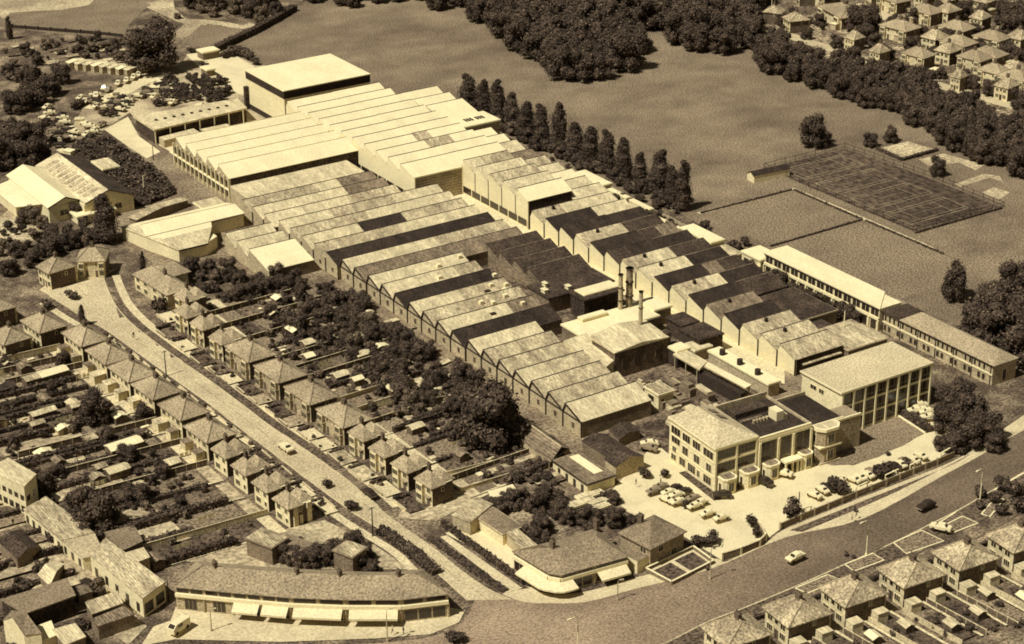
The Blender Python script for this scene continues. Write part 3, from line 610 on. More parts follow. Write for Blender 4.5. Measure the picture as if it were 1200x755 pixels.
def stack(label, u, v, h, r0, m, guy=False):
    t = thing('chimney_stack', label, 'chimney', u, v); b = MB(); b.tube([(0,0,0),(0,0,h*.5),(0,0,h)], [r0, r0*.95, r0*.9], 12); b.build('shaft', m, t)
    for k in range(1, 5): b = MB(); b.tube([(0,0,h*k/4-.2),(0,0,h*k/4)], r0*1.18, 12); b.build('band', M_PIPE if m is not M_PIPE else M_WALLB, t)
    b = MB(); b.tube([(0,0,0),(0,0,.8)], r0*1.6, 12); b.build('base', M_WALLB, t)
stack('tall pale chimney stack, left of the three by the boiler house', -16.8, 67.4, 14.5, .62, M_WALLM)
stack('thick mottled chimney stack between two thinner ones', -13.8, 67.2, 15.5, .95, mat('mottled_iron', .24, .5, .6, 1.2, .3))
stack('slim pale chimney stack rising out of the boiler house roof', -23.2, 84.6, 17.5, .55, M_WALLM)
# yard between boiler house and offices
t = thing('open_canopy', 'long pale canopy of two lengths over a dark bay, behind the front office', 'loading canopy', -22.2, 98)
b = MB(); b.prism([(.3,-1.6),(4.6,-3),(4.7,6.5),(.2,9)], 4.1, 4.5); b.build('roof', M_PALE, t)
b = MB(); b.prism([(2.6,8),(4.7,6.6),(5.4,22.5),(3.2,23)], 4.1, 4.4); b.build('roof', M_WHITE, t)
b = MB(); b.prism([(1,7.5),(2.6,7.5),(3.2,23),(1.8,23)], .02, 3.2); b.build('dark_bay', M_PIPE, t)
for k in range(6): b = MB(); b.bar((4.5+k*.12, -2+k*4.8, 0), (4.5+k*.12, -2+k*4.8, 4.1), .22); b.build('post', M_WALLM, t)
for k in range(3): b = MB(); b.bar((.5, -1+k*4.4, 0), (.5, -1+k*4.4, 4.1), .22); b.build('post', M_WALLM, t)
flat_block('small_canopy', 'small white tilted canopy at the corner of the boiler house', 'canopy', -20.4, -16.6, 92.6, 96.2, 4.8, M_SOOT, M_WHITE)
t = flat_block('narrow_shed', 'narrow white-roofed shed with dark round vents, along the gabled workshop', 'shed', -12.3, -8.9, 98.6, 121.5, 3.8, M_WALLM, M_WHITE)
for k in range(3): b = MB(); b.tube([(1.0, 4+k*6.8, 3.9), (1.0, 4+k*6.8, 5.3)], .75, 10); b.build('roof_vent', M_PIPE, t)
flat_block('narrow_shed', 'short pale shed with a dark tank beside it, behind the canopies', 'shed', -14.6, -9.4, 91.5, 96, 3.4, M_WALLM, M_PALE)
t = flat_block('yard_cabin', 'pale square cabin with a dark window in the works yard', 'hut', -37.8, -33.4, 106, 111.5, 4.0, M_WALLW, M_MIDR)
ribbon(t, 'window_frame', M_TRIM, -.1, -.01, 1.2, 4.2, 1.0, 3.0); ribbon(t, 'window', M_GLASS, -.14, -.1, 1.6, 3.8, 1.3, 2.7)
Y = [(rnd.uniform(-41,-24), rnd.uniform(100,128), rnd.uniform(1,2.6), rnd.uniform(1.5,5)) for _ in range(22)]+[(-33,100,1.6,4),(-30.5,102.5,1.8,3.2),(-28,104.5,2,5),(-27,109,2.2,4),(-30,108,1.5,3),(-25,113,2,6),(-31.6,113,2.4,3),(-27.5,117.5,1.6,4),(-35.5,114.5,2.6,3),(-33.6,118.5,3,3),(-38,116.5,1.6,2.6),(-30,121,2.4,4),(-26,122,1.4,3),(-36,122,2,4),(-40,120,2.2,3)]
for k, (u, v, w, d) in enumerate(Y):
    t = thing('crate_stack', 'pile of crated goods in the yard behind the front office', 'crates', u, v, group='crates in the works yard', rot=rnd.uniform(-6, 6))
    h = rnd.uniform(.8, 2.2); b = MB(); b.box(-w/2, w/2, -d/2, d/2, 0, h); b.build('crate', rnd.choice((M_WALLM, M_GREYR, M_WOOD, M_PALE)), t)
    b = MB(); b.box(-w/2+.2, w/2-.3, -d/2+.3, d/2-.8, h, h+rnd.uniform(.4, 1)); b.build('crate', rnd.choice((M_WALLB, M_WOOD, M_PALE)), t)
# low huts below the last bays
def gable_hut(name, label, cat, pts, h, rise, roofm, wallm, gablem=None, ridge_m=None):   # pts: four plan corners a-b-c-d, ridge runs between the middles of ab and cd
    a, b_, c, d = [Vector(p) for p in pts]; o = a; t = thing(name, label, cat, o.x, o.y)
    q = [p-o for p in (a, b_, c, d)]; m1, m2 = (q[0]+q[1])/2, (q[2]+q[3])/2
    b = MB(); b.prism([tuple(x) for x in q], 0, h); b.build('wall', wallm, t)
    e = 1.06; cc = (q[0]+q[1]+q[2]+q[3])/4; Q = [cc+(x-cc)*e for x in q]; M1, M2 = (Q[0]+Q[1])/2, (Q[2]+Q[3])/2
    b = MB(); b.face([(*Q[1], h-.05), (*Q[2], h-.05), (*M2, h+rise), (*M1, h+rise)]); b.face([(*Q[0], h-.05), (*Q[3], h-.05), (*M2, h+rise), (*M1, h+rise)]); b.build('roof', roofm, t)
    b = MB(); b.face([(*q[0], h), (*q[1], h), (*m1, h+rise*.97)]); b.build('gable', gablem or wallm, t); b = MB(); b.face([(*q[2], h), (*q[3], h), (*m2, h+rise*.97)]); b.build('gable', gablem or wallm, t)
    if ridge_m: b = MB(); b.bar((*M1, h+rise+.05), (*M2, h+rise+.05), .3, .2); b.build('ridge_cap', ridge_m, t)
    return t
gable_hut('long_shed', 'long dark-roofed shed with a pale ridge line, beside the big garden tree', 'shed', [(-75.3,98),(-69.6,96),(-69.3,119.6),(-76.6,122)], 2.6, 2.2, M_GREYR, M_WALLM, M_SOOT, M_CONC)
gable_hut('low_hut', 'low dark double-roofed hut below the last saw-tooth bay', 'hut', [(-65.6,119.4),(-59.2,119.7),(-59,128.4),(-65.2,129.2)], 3.2, 1.2, M_SOOT, M_WALLB)
gable_hut('low_hut', 'dark ridged hut with a pale rounded gable, next to the forecourt wall', 'hut', [(-66.6,129.6),(-59.4,128.9),(-58.6,133.4),(-66.8,134)], 3.4, 1.4, M_SOOT, M_WALLM)
gable_hut('low_hut', 'small dark ribbed hut in the yard under the last bay', 'hut', [(-56,116.6),(-50,116.4),(-50.6,121.2),(-57,121.8)], 2.2, .9, M_SOOT, M_WALLB)
t = flat_block('flat_hut', 'low flat hut with one bright roof strip, behind the forecourt wall', 'hut', -76, -68.6, 122.6, 136, 2.8, M_WALLW, M_GREYR, M_SOOT, .25)
ribbon(t, 'roof_strip', M_WHITE, 3.8, 6.2, 1, 10.6, 2.92, 2.99)
for k in range(4): ribbon(t, 'door', M_SOOT, -.08, -.01, 2+k*3, 3+k*3, 0, 1.9)

# ---------------------------------------------------------------- offices
t = thing('office_building', 'white three-storey front office with a hipped pale roof, porches and dark glazing', 'office building', -51.9, 150.3, rot=3)
TOP = 10.4; LW = -17.6                                     # wing depth towards -v
b = MB(); b.prism([(0,0),(11.2,0),(11.2,-16),(0,LW)], 0, TOP); b.build('wall', M_WALLW, t)
ribbon(t, 'cornice', M_TRIM, -.35, 11.5, -17.9, .35, TOP, TOP+.45)
b = MB(); A, B_, D_, E_ = (-.2,.2,10.9), (11.4,.2,10.9), (11.4,-17.4,10.9), (-.2,-17.6,10.9); r1, r2 = (5.4,-6.2,13.4), (5.4,-14.6,13.4)
b.mesh([A,B_,D_,E_,r1,r2], [(0,1,4),(1,2,5,4),(2,3,5),(3,0,4,5)]); b.build('hipped_roof', mat('pale_roofing', .50, .1, .15, 2, .2), t)
for v in (-8.2, -11.4): b = MB(); b.mesh([(7.0,v,12.88),(9.2,v,11.96),(9.2,v-2,11.96),(7.0,v-2,12.88)], [(0,1,2,3)]); o = b.build('skylight', M_GREYR, t); o.location.z = .12
for k, (v, z, w, h) in enumerate([(-2.5,7.4,3.8,2.0),(-7,7.4,3.0,2.0),(-10.9,7.4,3.0,2.0),(-15.0,7.4,3.6,2.0),(-14.9,5.2,3.4,1.7),(-2.2,4.0,2.0,2.0),(-6.8,4.0,2.3,2.1),(-11.2,4.0,2.3,2.1),(-15.4,2.9,1.6,1.5),(-2.6,.8,3.0,2.1),(-6.0,.9,1.2,1.7),(-8.6,.8,3.0,2.1),(-12.2,.8,2.4,2.1),(-15.6,.8,2,1.6)]):
    win(t, -.05, v, z, w, h, 0, max(2, int(w/1.0)))
for z in (3.3, 6.8): ribbon(t, 'storey_band', M_TRIM, -.12, -.01, -17, -.1, z, z+.25)
def glazing(root, u0, u1, v, z0, z1, nu, nz, name='glazed_bay', bm=M_WALLM, gl=M_GLASS):
    b = MB(); b.box(u0, u1, v, v+.06, z0, z1, 0); n = 0
    for i in range(nu):
        for j in range(nz):
            a = u0+(u1-u0)*(i+.06)/nu; c = u0+(u1-u0)*(i+.94)/nu; z = z0+(z1-z0)*(j+.06)/nz; y = z0+(z1-z0)*(j+.94)/nz
            b.box(a, c, v+.06, v+.1, z, y, 1)
    return b.build(name, [bm, gl], root)
for z in (4.3, 7.6):
    glazing(t, .5, 5.4, .02, z, z+2.3, 5, 2); glazing(t, 6.0, 10.8, .02, z, z+2.3, 5, 2)
for u in (-.1, 5.5, 10.9): ribbon(t, 'pilaster', M_TRIM, u, u+.45, .0, .3, 0, TOP)
for z in (3.6, 6.85, 10.0): ribbon(t, 'storey_band', M_TRIM, .4, 10.85, .01, .22, z, z+.4)
# middle wing: lower parapet, dark flat roof
b = MB(); b.box(11.5, 26, -16, .4, 0, 9.6); b.build('wall', M_HBRICK, t)
b = MB(); b.box(11.5, 25.9, -15.8, .3, 9.603, 9.7); b.build('flat_roof', M_DARKR, t)
ribbon(t, 'parapet', M_TRIM, 11.5, 26.1, .0, .5, 9.7, 10.3); ribbon(t, 'parapet', M_WALLM, 11.5, 26, -16.3, -15.9, 0, 11.2); ribbon(t, 'parapet', M_WALLM, 25.7, 26.1, -15.9, -.02, 9.7, 10.3)
ribbon(t, 'frieze', M_TRIM, 11.5, 26.05, .41, .55, 9.0, 9.7)
for u, w in ((12.0, 4.2), (17.9, 2.6), (22.0, 3.8)): glazing(t, u, u+w, .42, 4.3, 8.8, max(2, int(w/1.3)), 4, bm=M_HBRICK)
for u in (11.5, 16.7, 20.8, 25.8): ribbon(t, 'pilaster', M_TRIM, u, u+.55, .41, .75, 0, 9.0)
ribbon(t, 'rooflight_row', M_GREYR, 13, 19, -9, -8.2, 9.71, 10.1)
ribbon(t, 'roof_step', M_SOOT, 13, 22, -13.5, -10.4, 9.71, 11.0)
ribbon(t, 'tank_room', M_WHITE, 20.4, 22.4, -8, -5, 9.71, 12.0); ribbon(t, 'tank_room', M_WALLM, 22.5, 23.6, -6.5, -5, 9.71, 10.8)
for k in range(5): b = MB(); b.tube([(15.6+k*.9,-7,9.7),(15.6+k*.9,-7,10.5)], .35, 8); b.build('roof_vent', M_WALLM, t)
# porches and bay windows
def porch(u, w, name, d=2.4, h=3.6, dark=True):
    b = MB(); b.prism([(u,.45),(u+w,.45),(u+w,d),(u+w-.7,d+.6),(u+.7,d+.6),(u,d)], 0, h); p = b.build(name, M_WALLW, t)
    b = MB(); b.prism([(u-.15,.46),(u+w+.15,.46),(u+w+.15,d+.1),(u+w-.6,d+.8),(u+.6,d+.8),(u-.15,d+.1)], h, h+.35); b.build('porch_roof', M_TRIM, p)
    b = MB(); b.prism([(u+.3,.6),(u+w-.3,.6),(u+w-.3,d-.2),(u+w-.9,d+.4),(u+.9,d+.4),(u+.3,d-.2)], h+.353, h+.40); b.build('flat_roof', M_LEAF2 if False else M_GREYR, p)
    win(p, u+w/2, d+.62, .7, 1.5, 2.2, -90, 2); win(p, u+w+.02, 1.4, .5, 1.1, 2.4, 180, 1); win(p, u-.02, 1.4, .7, 1.0, 2.0, 0, 1)
porch(.6, 3.6, 'bay_window'); porch(6.4, 4.0, 'bay_window'); porch(12.6, 3.6, 'bay_window', 2.2)
b = MB(); b.box(17.6, 22.4, .55, 2.7, 3.0, 3.5); p = b.build('entrance_porch', M_TRIM, t)
for u in (17.8, 19.6, 21.0, 22.0): b = MB(); b.box(u, u+.4, 2.1, 2.5, 0, 3.0); b.build('porch_column', M_TRIM, p)
b = MB(); b.box(18.4, 21.6, .5, .6, 0, 2.8); b.build('door', M_GLASS, p)
porch(22.6, 3.0, 'bay_window', 2.0)
# link block with the two-storey polygonal bay
b = MB(); b.box(26.12, 36.0, -14.5, -.4, 0, 8.4); b.build('wall', M_HBRICK, t)
b = MB(); b.box(26.3, 35.9, -14.4, -.5, 8.403, 8.5); b.build('flat_roof', M_DARKR, t)
ribbon(t, 'parapet', M_TRIM, 26.12, 36.0, -.7, -.36, 8.5, 8.9); ribbon(t, 'parapet', M_WALLM, 26.2, 36.0, -14.8, -14.4, 0, 9.2)
oct_ = [(27.2,-.35),(33.2,-.35),(33.2,1.2),(31.8,2.6),(28.6,2.6),(27.2,1.2)]
b = MB(); b.prism(oct_, 0, 8.2); p = b.build('polygonal_bay', M_HBRICK, t)
b = MB(); b.prism([(26.9,-.3),(33.5,-.3),(33.5,1.4),(32,3),(28.4,3),(26.9,1.4)], 8.2, 8.9); b.build('bay_parapet', M_TRIM, p)
b = MB(); b.prism([(27.4,-.2),(33,-.2),(33,1.2),(31.7,2.4),(28.7,2.4),(27.4,1.2)], 8.903, 8.95); b.build('bay_roof', M_PALE, p)
ribbon(p, 'storey_band', M_TRIM, 27.1, 33.3, -.3, 2.75, 4.1, 4.45); ribbon(p, 'plinth', M_WALLM, 27.1, 33.3, -.3, 2.8, 0, .4)
for z in (1.0, 5.0):
    win(p, 30.2, 2.62, z, 1.8, 2.4, -90, 2); win(p, 33.22, .5, z, 1.1, 2.3, 180, 1); win(p, 27.18, .5, z, 1.1, 2.3, 0, 1)
b = MB(); b.box(33.22, 41.0, -6, -.2, 0, 8.1); b.build('link', M_HBRICK, t); ribbon(t, 'parapet', M_TRIM, 33.2, 41.0, -.5, -.1, 8.1, 8.6)
# right office
t = thing('office_building', 'modern three-storey office with a flat roof and white grid of dark glass', 'office building', -11.4, 145.8)
b = MB(); b.box(0, 28.2, -13.6, 0, 0, 11.0); b.build('wall', M_WALLW, t)
b = MB(); b.box(-.35, 28.6, -13.9, .5, 11.0, 11.35); b.build('roof', mat('gravel_roof', .52, .1, .15, 2.2, .22), t)
ribbon(t, 'roof_edge', M_TRIM, -.38, 28.63, .5, .62, 10.95, 11.42); ribbon(t, 'roof_edge', M_TRIM, -.5, -.35, -13.9, .62, 10.95, 11.42)
for i in range(8):
    for j in range(3):
        u = i*3.52+.1; z = j*3.6+.35
        b = MB(); b.box(u+.1, u+3.35, .02, .1, z, z+3.0, 0); b.box(u+.1, u+3.35, .1, .13, z+.9, z+.98, 1)
        for q in range(1, 3): b.box(u+.1+q*1.08, u+.16+q*1.08, .1, .13, z, z+3.0, 1)
        b.build('window', [M_GLASS, M_WALLM], t)
for i in range(9): ribbon(t, 'pillar', M_TRIM, i*3.5-.12, i*3.5+.34, .0, .6, 0, 10.9)
for j in range(4): ribbon(t, 'floor_band', M_TRIM, .0, 28.2, .01, .28, j*3.58-.12 if j else .0, j*3.58+.4)
for v, w in ((-9.4, 2.2), (-6.6, 1.8)): win(t, -.05, v, 8.2, w, 1.2, 0, 2)
# canteen, and the two-storey offices beyond it
t = thing('canteen', 'long low canteen with a bright flat roof and a strip of windows facing the works', 'canteen', 36.2, 62.2)
b = MB(); b.box(0, 7.6, 0, 45.6, 0, 6.2); b.build('wall', M_WALLW, t)
b = MB(); b.prism([(-.5,-.3),(8,-.3),(8.3,38.5),(-.3,46)], 6.2, 6.5); b.build('roof', M_WHITE, t)
ribbon(t, 'eaves_shadow_strip', M_PIPE, -.4, -.02, 0, 45.5, 5.85, 6.18)  # dark strip drawn in as the shade under the roof edge
for i in range(13):
    b = MB(); v = .4+i*3.5; b.box(-.1, -.01, v, v+3.1, 3.7, 5.8, 0); b.box(-.14, -.1, v+.15, v+1.5, 3.85, 5.65, 1); b.box(-.14, -.1, v+1.65, v+2.95, 3.85, 5.65, 1); b.build('window', [M_TRIM, M_GLASS], t)
ribbon(t, 'white_band', M_TRIM, -.35, -.02, 0, 45.6, 2.9, 3.6)
for i in range(14):
    ribbon(t, 'column', M_TRIM, -.5, -.15, i*3.5-.05, i*3.5+.25, 0, 2.9)
    if i < 13: ribbon(t, 'doorway', M_GLASS, -.1, -.01, i*3.5+.6, i*3.5+2.6, .1, 2.5)
t = flat_block('porch_block', 'small white flat-topped porch at the end of the canteen', 'porch', 35.2, 41.6, 53.6, 61.6, 4.2, M_WALLW, M_WHITE)
ribbon(t, 'opening', M_PIPE, -.08, -.01, 1, 3, 0, 2.6); b = MB(); b.tube([(-.8,7.4,0),(-.8,7.4,2.4)], 1.1, 12); b.build('round_tank', M_WALLW, t)
flat_block('side_block', 'low pale block behind the end of the canteen', 'outbuilding', 44.6, 49, 101, 106.8, 3.2, M_WALLM, M_MIDR)
t = thing('office_building', 'two-storey brick offices with a long hipped tile roof, by the dark tree mass', 'office building', 36.8, 108.6)
b = MB(); b.box(0, 8, 0, 38.6, 0, 5.6); b.build('wall', M_WALLM, t)
b = MB(); b.mesh([(-.4,6,5.55),(8.4,6,5.55),(8.4,39,5.55),(-.4,39,5.55),(4.4,9,7.7),(4.4,36,7.7)], [(0,1,4),(1,2,5,4),(2,3,5),(3,0,4,5)]); b.build('tiled_roof', mat('mid_tiles', .33, .12, .15, 2.2, .22), t)
b = MB(); b.box(-.3, 8.3, -.2, 6, 5.6, 5.8); b.build('flat_roof', M_SOOT, t)
ribbon(t, 'gutter', M_PIPE, -.5, -.4, 0, 39, 5.4, 5.6); ribbon(t, 'white_band', M_TRIM, -.2, -.02, 0, 38.6, 2.75, 3.15)
for i in range(24):
    v = 1.0+i*1.58
    if i % 6 != 5: win(t, -.03, v, 3.4, 1.0, 1.8, 0, 1)
    if i % 3 != 2: win(t, -.03, v, .7, 1.1, 1.7, 0, 1, M_WALLM)
for i in range(7): ribbon(t, 'pilaster', M_SOOT, -.16, -.01, i*6.3, i*6.3+.3, 0, 5.4)
for v in (12, 19.5, 26.5, 33): ribbon(t, 'party_ridge', M_WALLB, .2, 8.2, v, v+.2, 5.5, 5.9) if False else None
win(t, 4, 38.62, .4, 1.4, 3.2, -90, 1)
flat_block('outbuilding', 'pale-roofed low building with an open end, above the row of gabled bays near the poplars', 'outbuilding', 32.8, 37.4, 29, 43, 3.6, M_WALLW, M_WHITE)
flat_block('outbuilding', 'grey lean-to just beyond the pale-roofed low building', 'outbuilding', 33, 37, 44.2, 51.5, 2.4, M_WALLM, M_MIDR)
flat_block('outbuilding', 'pale roof among shrubs below the poplars, halfway along the row', 'outbuilding', 34.5, 38.6, -26.5, -12.6, 3, M_WALLW, M_WHITE)
for k, (v0, v1) in enumerate(((-11,-1.5),(0,10))):
    flat_block('boundary_shed', ('narrow white shed roof under the poplars, nearer the pale roof', 'narrow white shed roof under the poplars, nearer the sports lawn')[k], 'shed', 36, 37.6, v0, v1, 2.2, M_WALLW, M_WHITE, over=.1)
flat_block('boundary_shed', 'thin white shed beside the dark bays opposite the path corner', 'shed', 33.6, 35, 16, 27, 2.2, M_WALLW, M_WHITE, over=.1)
t = gable_hut('pavilion', 'dark-roofed sports pavilion with a white end beside the tennis courts', 'pavilion', [(79.6,2.2),(79.2,6),(92.4,7.2),(92.6,3.2)], 2.4, 1.0, M_DARKR, M_WALLW)
# old gabled building in the west
t = thing('gabled_hall', 'pale old works building with two long gables and a rooflit slope, by the scrub', 'factory building', -112.3, -118)
b = MB(); b.box(0, 9.4, 0, 32.6, 0, 4.9); b.box(9.4, 25, -2, 36.6, 0, 4.9); b.box(-6.2, -.02, 3, 22, 0, 3.3); b.build('wall', M_WALLW, t)
slope(t, 'roof_slope', M_WHITE, [(-.4,-1,4.9),(5.3,-1,7.3),(5.3,33,7.3),(-.4,33,4.9)])
slope(t, 'roof_slope', M_WHITE, [(5.3,-1,7.3),(9.6,-1,5.4),(9.6,33,5.4),(5.3,33,7.3)])
slope(t, 'roof_slope', M_PALE, [(9.6,-2.6,5.4),(17.3,-2.6,8.2),(17.3,37,8.2),(9.6,37,5.4)])
slope(t, 'roof_slope', M_SOOT, [(17.3,-2.6,8.2),(25.4,-2.6,4.9),(25.4,37,4.9),(17.3,37,8.2)])
slope(t, 'lean_to_roof', M_WHITE, [(-6.5,2.7,3.3),(-.02,2.7,4.7),(-.02,28,4.7),(-6.5,22.3,3.3)])
for k in range(10): v = 1.5+k*3.3; slope(t, 'rooflight', M_MIDR, [(10.8,v,5.95),(15.6,v,7.7),(15.6,v+1.9,7.7),(10.8,v+1.9,5.95)], .05)
b = MB(); b.face([(0,32.62,4.8),(9.4,32.62,5.3),(5.3,32.62,7.2)]); b.build('gable_wall', M_WALLW, t)
b = MB(); b.face([(9.4,36.62,4.8),(25,36.62,4.8),(17.3,36.62,8.1)]); b.build('gable_wall', M_WALLW, t)
b = MB(); b.bar((5.3,33.1,7.25), (-.4,33.1,4.9), .25); b.bar((5.3,33.1,7.25), (9.6,33.1,5.4), .25); b.bar((17.3,37.1,8.2), (9.6,37.1,5.4), .25); b.bar((17.3,37.1,8.2), (25.4,37.1,4.9), .25); b.build('verge_board', M_PIPE, t)
win(t, 4.6, 32.65, 1.6, 2.6, 1.8, -90, 2); win(t, 14, 36.65, 1.6, 2.2, 1.8, -90, 2); win(t, 20, 36.65, 1.6, 2.2, 1.8, -90, 2)
flat_block('porch_block', 'low white loading porch before the twin gables of the old works', 'porch', -106, -94, -84.6, -79.5, 2.6, M_WALLW, M_WHITE)
flat_block('roof_slab', 'pale slab roof lying in the dark scrub', 'shed', -83.6, -78.4, -122, -113, 2.6, M_WALLB, M_PALE)
gable_hut('long_shed', 'low grey shed with a weathered roof between the scrub and the lean-to', 'shed', [(-93,-72),(-74,-78),(-73,-74.6),(-92,-68.4)], 2.2, .8, M_MIDR, M_WALLB)
# ---------------------------------------------------------------- houses
def hip(b, u0, u1, v0, v1, z, h, m=0, along='v', e=.4, rl=None):
    u0 -= e; u1 += e; v0 -= e; v1 += e; cu, cv = (u0+u1)/2, (v0+v1)/2
    if along == 'v': k = (v1-v0)/2-(u1-u0)/2 if rl is None else rl; r = [(cu, cv-max(k, .15), z+h), (cu, cv+max(k, .15), z+h)]; F = [(0,1,4),(1,2,5,4),(2,3,5),(3,0,4,5)]
    else: k = (u1-u0)/2-(v1-v0)/2 if rl is None else rl; r = [(cu-max(k, .15), cv, z+h), (cu+max(k, .15), cv, z+h)]; F = [(0,1,5,4),(1,2,5),(2,3,4,5),(3,0,4)]
    b.mesh([(u0,v0,z),(u1,v0,z),(u1,v1,z),(u0,v1,z)]+r, F, m)
    b.mesh([(u0,v0,z),(u1,v0,z),(u1,v1,z),(u0,v1,z),(u0,v0,z-.22),(u1,v0,z-.22),(u1,v1,z-.22),(u0,v1,z-.22)], [(0,1,5,4),(1,2,6,5),(2,3,7,6),(3,0,4,7),(4,5,6,7)], m)
    return r
def chimney(roof, u, v, z0, z1, w=.7, d=1.1, pots=2):
    b = MB(); b.box(u-w/2, u+w/2, v-d/2, v+d/2, z0, z1); b.box(u-w/2-.08, u+w/2+.08, v-d/2-.08, v+d/2+.08, z1-.25, z1-.1)
    for k in range(pots): y = v-d/2+d*(k+.5)/pots; b.tube([(u, y, z1), (u, y, z1+.4)], .14, 6)
    return b.build('chimney', M_CHIM, roof)
def semi(name_m, front, tile, wall, w=7.6, L=11.0, wing=False):
    """a pair of semi-detached houses under one hipped roof; local origin at the corner nearest the camera (-u, +v); front: the side the street is on"""
    t = thing('semi_detached_house', 'x', 'house')
    b = MB(); b.box(.35, w-.35, -L+.35, -.35, 0, 5.05); b.m[2] = b.m[4] = 1; b.build('wall', [wall, M_FLANK_SHADE], t)  # the two side walls take the colour darkened to look shaded
    b = MB(); hip(b, .35, w-.35, -L+.35, -.35, 5.05, 2.7, e=.55, rl=1.4); rf = b.build('roof', tile, t)
    chimney(rf, w/2+.1, -L/2, 7.0, 9.0, .8, 1.4, 4)
    b = MB(); b.bar((w/2,-L/2-1.4,7.8), (w/2,-L/2+1.4,7.8), .3, .2)
    for (cu, cv, sg) in ((-.2,.2,1),(w+.2,.2,1),(-.2,-L-.2,-1),(w+.2,-L-.2,-1)): b.bar((cu,cv,5.12), (w/2,-L/2+1.4*sg,7.8), .22, .14)
    b.build('ridge_tiles', M_TILED if tile is M_TILE else M_TILE, rf)
    for face, u in ((0, .32), (180, w-.32)):
        isf = (front == 0) == (face == 0)
        for v in (-2.1, -L+2.1):
            if isf:
                s = -1 if face == 0 else 1; bb = MB(); x0, x1 = sorted((u, u+s*.75)); bb.box(x0, x1, v-1.2, v+1.2, 0, 4.7); bay = bb.build('bay_window', wall, t)
                for z in (.9, 3.1): win(bay, u+s*.77, v, z, 2.1, 1.4, face, 3)
                bb = MB(); x0, x1 = sorted((u, u+s*.95)); bb.box(x0, x1, v-1.35, v+1.35, 2.45, 2.75); bb.build('bay_apron', M_TILE, bay)
            else:
                win(t, u, v, 3.1, 1.7, 1.2, face, 2); win(t, u, v, .8, 1.9, 1.5, face, 3)
        for v in (-4.4, -L+4.4):
            win(t, u, v, 3.3, .9, 1.1, face, 1)
            bb = MB(); x0, x1 = sorted((u, u+(-.06 if face == 0 else .06))); bb.box(x0, x1, v-.5, v+.5, 0, 2.1); bb.build('door', M_CHIM, t)
    win(t, w*.62, -.32, 3.2, .8, 1.1, -90, 1); win(t, w*.38, -L+.32, 3.2, .8, 1.1, 90, 1)
    return t
def villa(front, tile, wall, w=6.2, L=6.3, lobe=4.0):
    """a narrow detached house: a square hipped front and a second, lower hipped wing behind the valley"""
    t = thing('detached_house', 'x', 'house'); s = front
    b = MB(); b.box(.3, w-.3, -L+.3, -.3, 0, 5.0); b.m[2] = b.m[4] = 1; b.build('wall', [wall, M_FLANK_SHADE], t)  # side walls again in the painted shade tone
    b = MB(); hip(b, .2, 3.3, -L+.3, -.3, 5.0, 2.6, e=.45, rl=.7); hip(b, 3.2, w+.4, -L+.8, -.9, 5.0, 2.0, e=.3, rl=.9); rf = b.build('roof', tile, t)
    chimney(rf, 3.2, -L+1.0, 5.2, 8.0, .6, .9, 2)
    for face, u in ((0, .27), (180, w-.27)):
        isf = (front == 0) == (face == 0)
        if isf:
            q = -1 if face == 0 else 1; x0, x1 = sorted((u, u+q*.7)); bb = MB(); bb.box(x0, x1, -L+.9, -L+3.2, 0, 4.8); bay = bb.build('bay_window', wall, t)
            for z in (.9, 3.1): win(bay, u+q*.72, -L+2.05, z, 2.0, 1.4, face, 3)
            win(t, u, -1.6, 3.1, 1.3, 1.3, face, 2); bb = MB(); x0, x1 = sorted((u, u+q*.08)); bb.box(x0, x1, -2.2, -1.2, 0, 2.1); bb.build('door', M_CHIM, t)
            bb = MB(); x0, x1 = sorted((u, u+q*.7)); bb.box(x0, x1, -2.6, -.6, 2.3, 2.5); bb.build('porch_roof', M_TILE, t)
        else:
            win(t, u, -1.6, 3.1, 1.2, 1.2, face, 2); win(t, u, -L+1.8, 3.1, 1.5, 1.2, face, 2); win(t, u, -L+2, .8, 2, 1.4, face, 3); win(t, u, -1.4, .9, 1, 1.2, face, 1)
    win(t, w*.5, -.27, 3.2, .8, 1.0, -90, 1)
    return t
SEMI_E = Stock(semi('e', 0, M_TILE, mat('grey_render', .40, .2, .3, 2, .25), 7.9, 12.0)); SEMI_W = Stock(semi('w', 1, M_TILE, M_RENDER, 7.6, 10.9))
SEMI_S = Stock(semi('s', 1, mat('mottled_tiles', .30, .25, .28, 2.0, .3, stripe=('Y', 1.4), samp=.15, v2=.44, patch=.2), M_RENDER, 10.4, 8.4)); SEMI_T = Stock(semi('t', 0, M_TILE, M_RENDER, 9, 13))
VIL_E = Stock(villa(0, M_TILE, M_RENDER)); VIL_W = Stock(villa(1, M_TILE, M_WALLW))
WEST, EAST = [], []
for i, (u, v) in enumerate([(-142.2,10.7),(-141.3,23.7),(-140.6,36.1),(-139.7,48.2),(-139,62),(-138.6,75)]):
    lab = f'hipped semi-detached pair, {ORD[i]} from the street head on the west side of the street'
    place(SEMI_W.get(), u+.2, v+.1, 0, -4.2, (1, rnd.uniform(.97, 1.0), rnd.uniform(.97, 1.04)), lab, 'semi-detached pairs west of the street'); WEST.append((u, v, 10.9, f'{ORD[i]} pair west of the street'))
for (u, v, L, who) in WEST:
    for k in range(2):
        b = MB(); w_, d_ = rnd.uniform(2, 3), rnd.uniform(2.2, 3); t = thing('outhouse', f'flat pale outhouse behind {("lower","upper")[k]} side of {who}', 'outhouse', u-w_-.1, v-3.2-k*6.2, rot=-4.2); b.box(0, w_, 0, d_, 0, 2.3); b.build('wall', M_RENDER, t); b = MB(); b.box(-.1, w_+.1, -.1, d_+.1, 2.3, 2.45); b.build('roof', rnd.choice((M_PALE, M_GREYR, M_MIDR)), t)
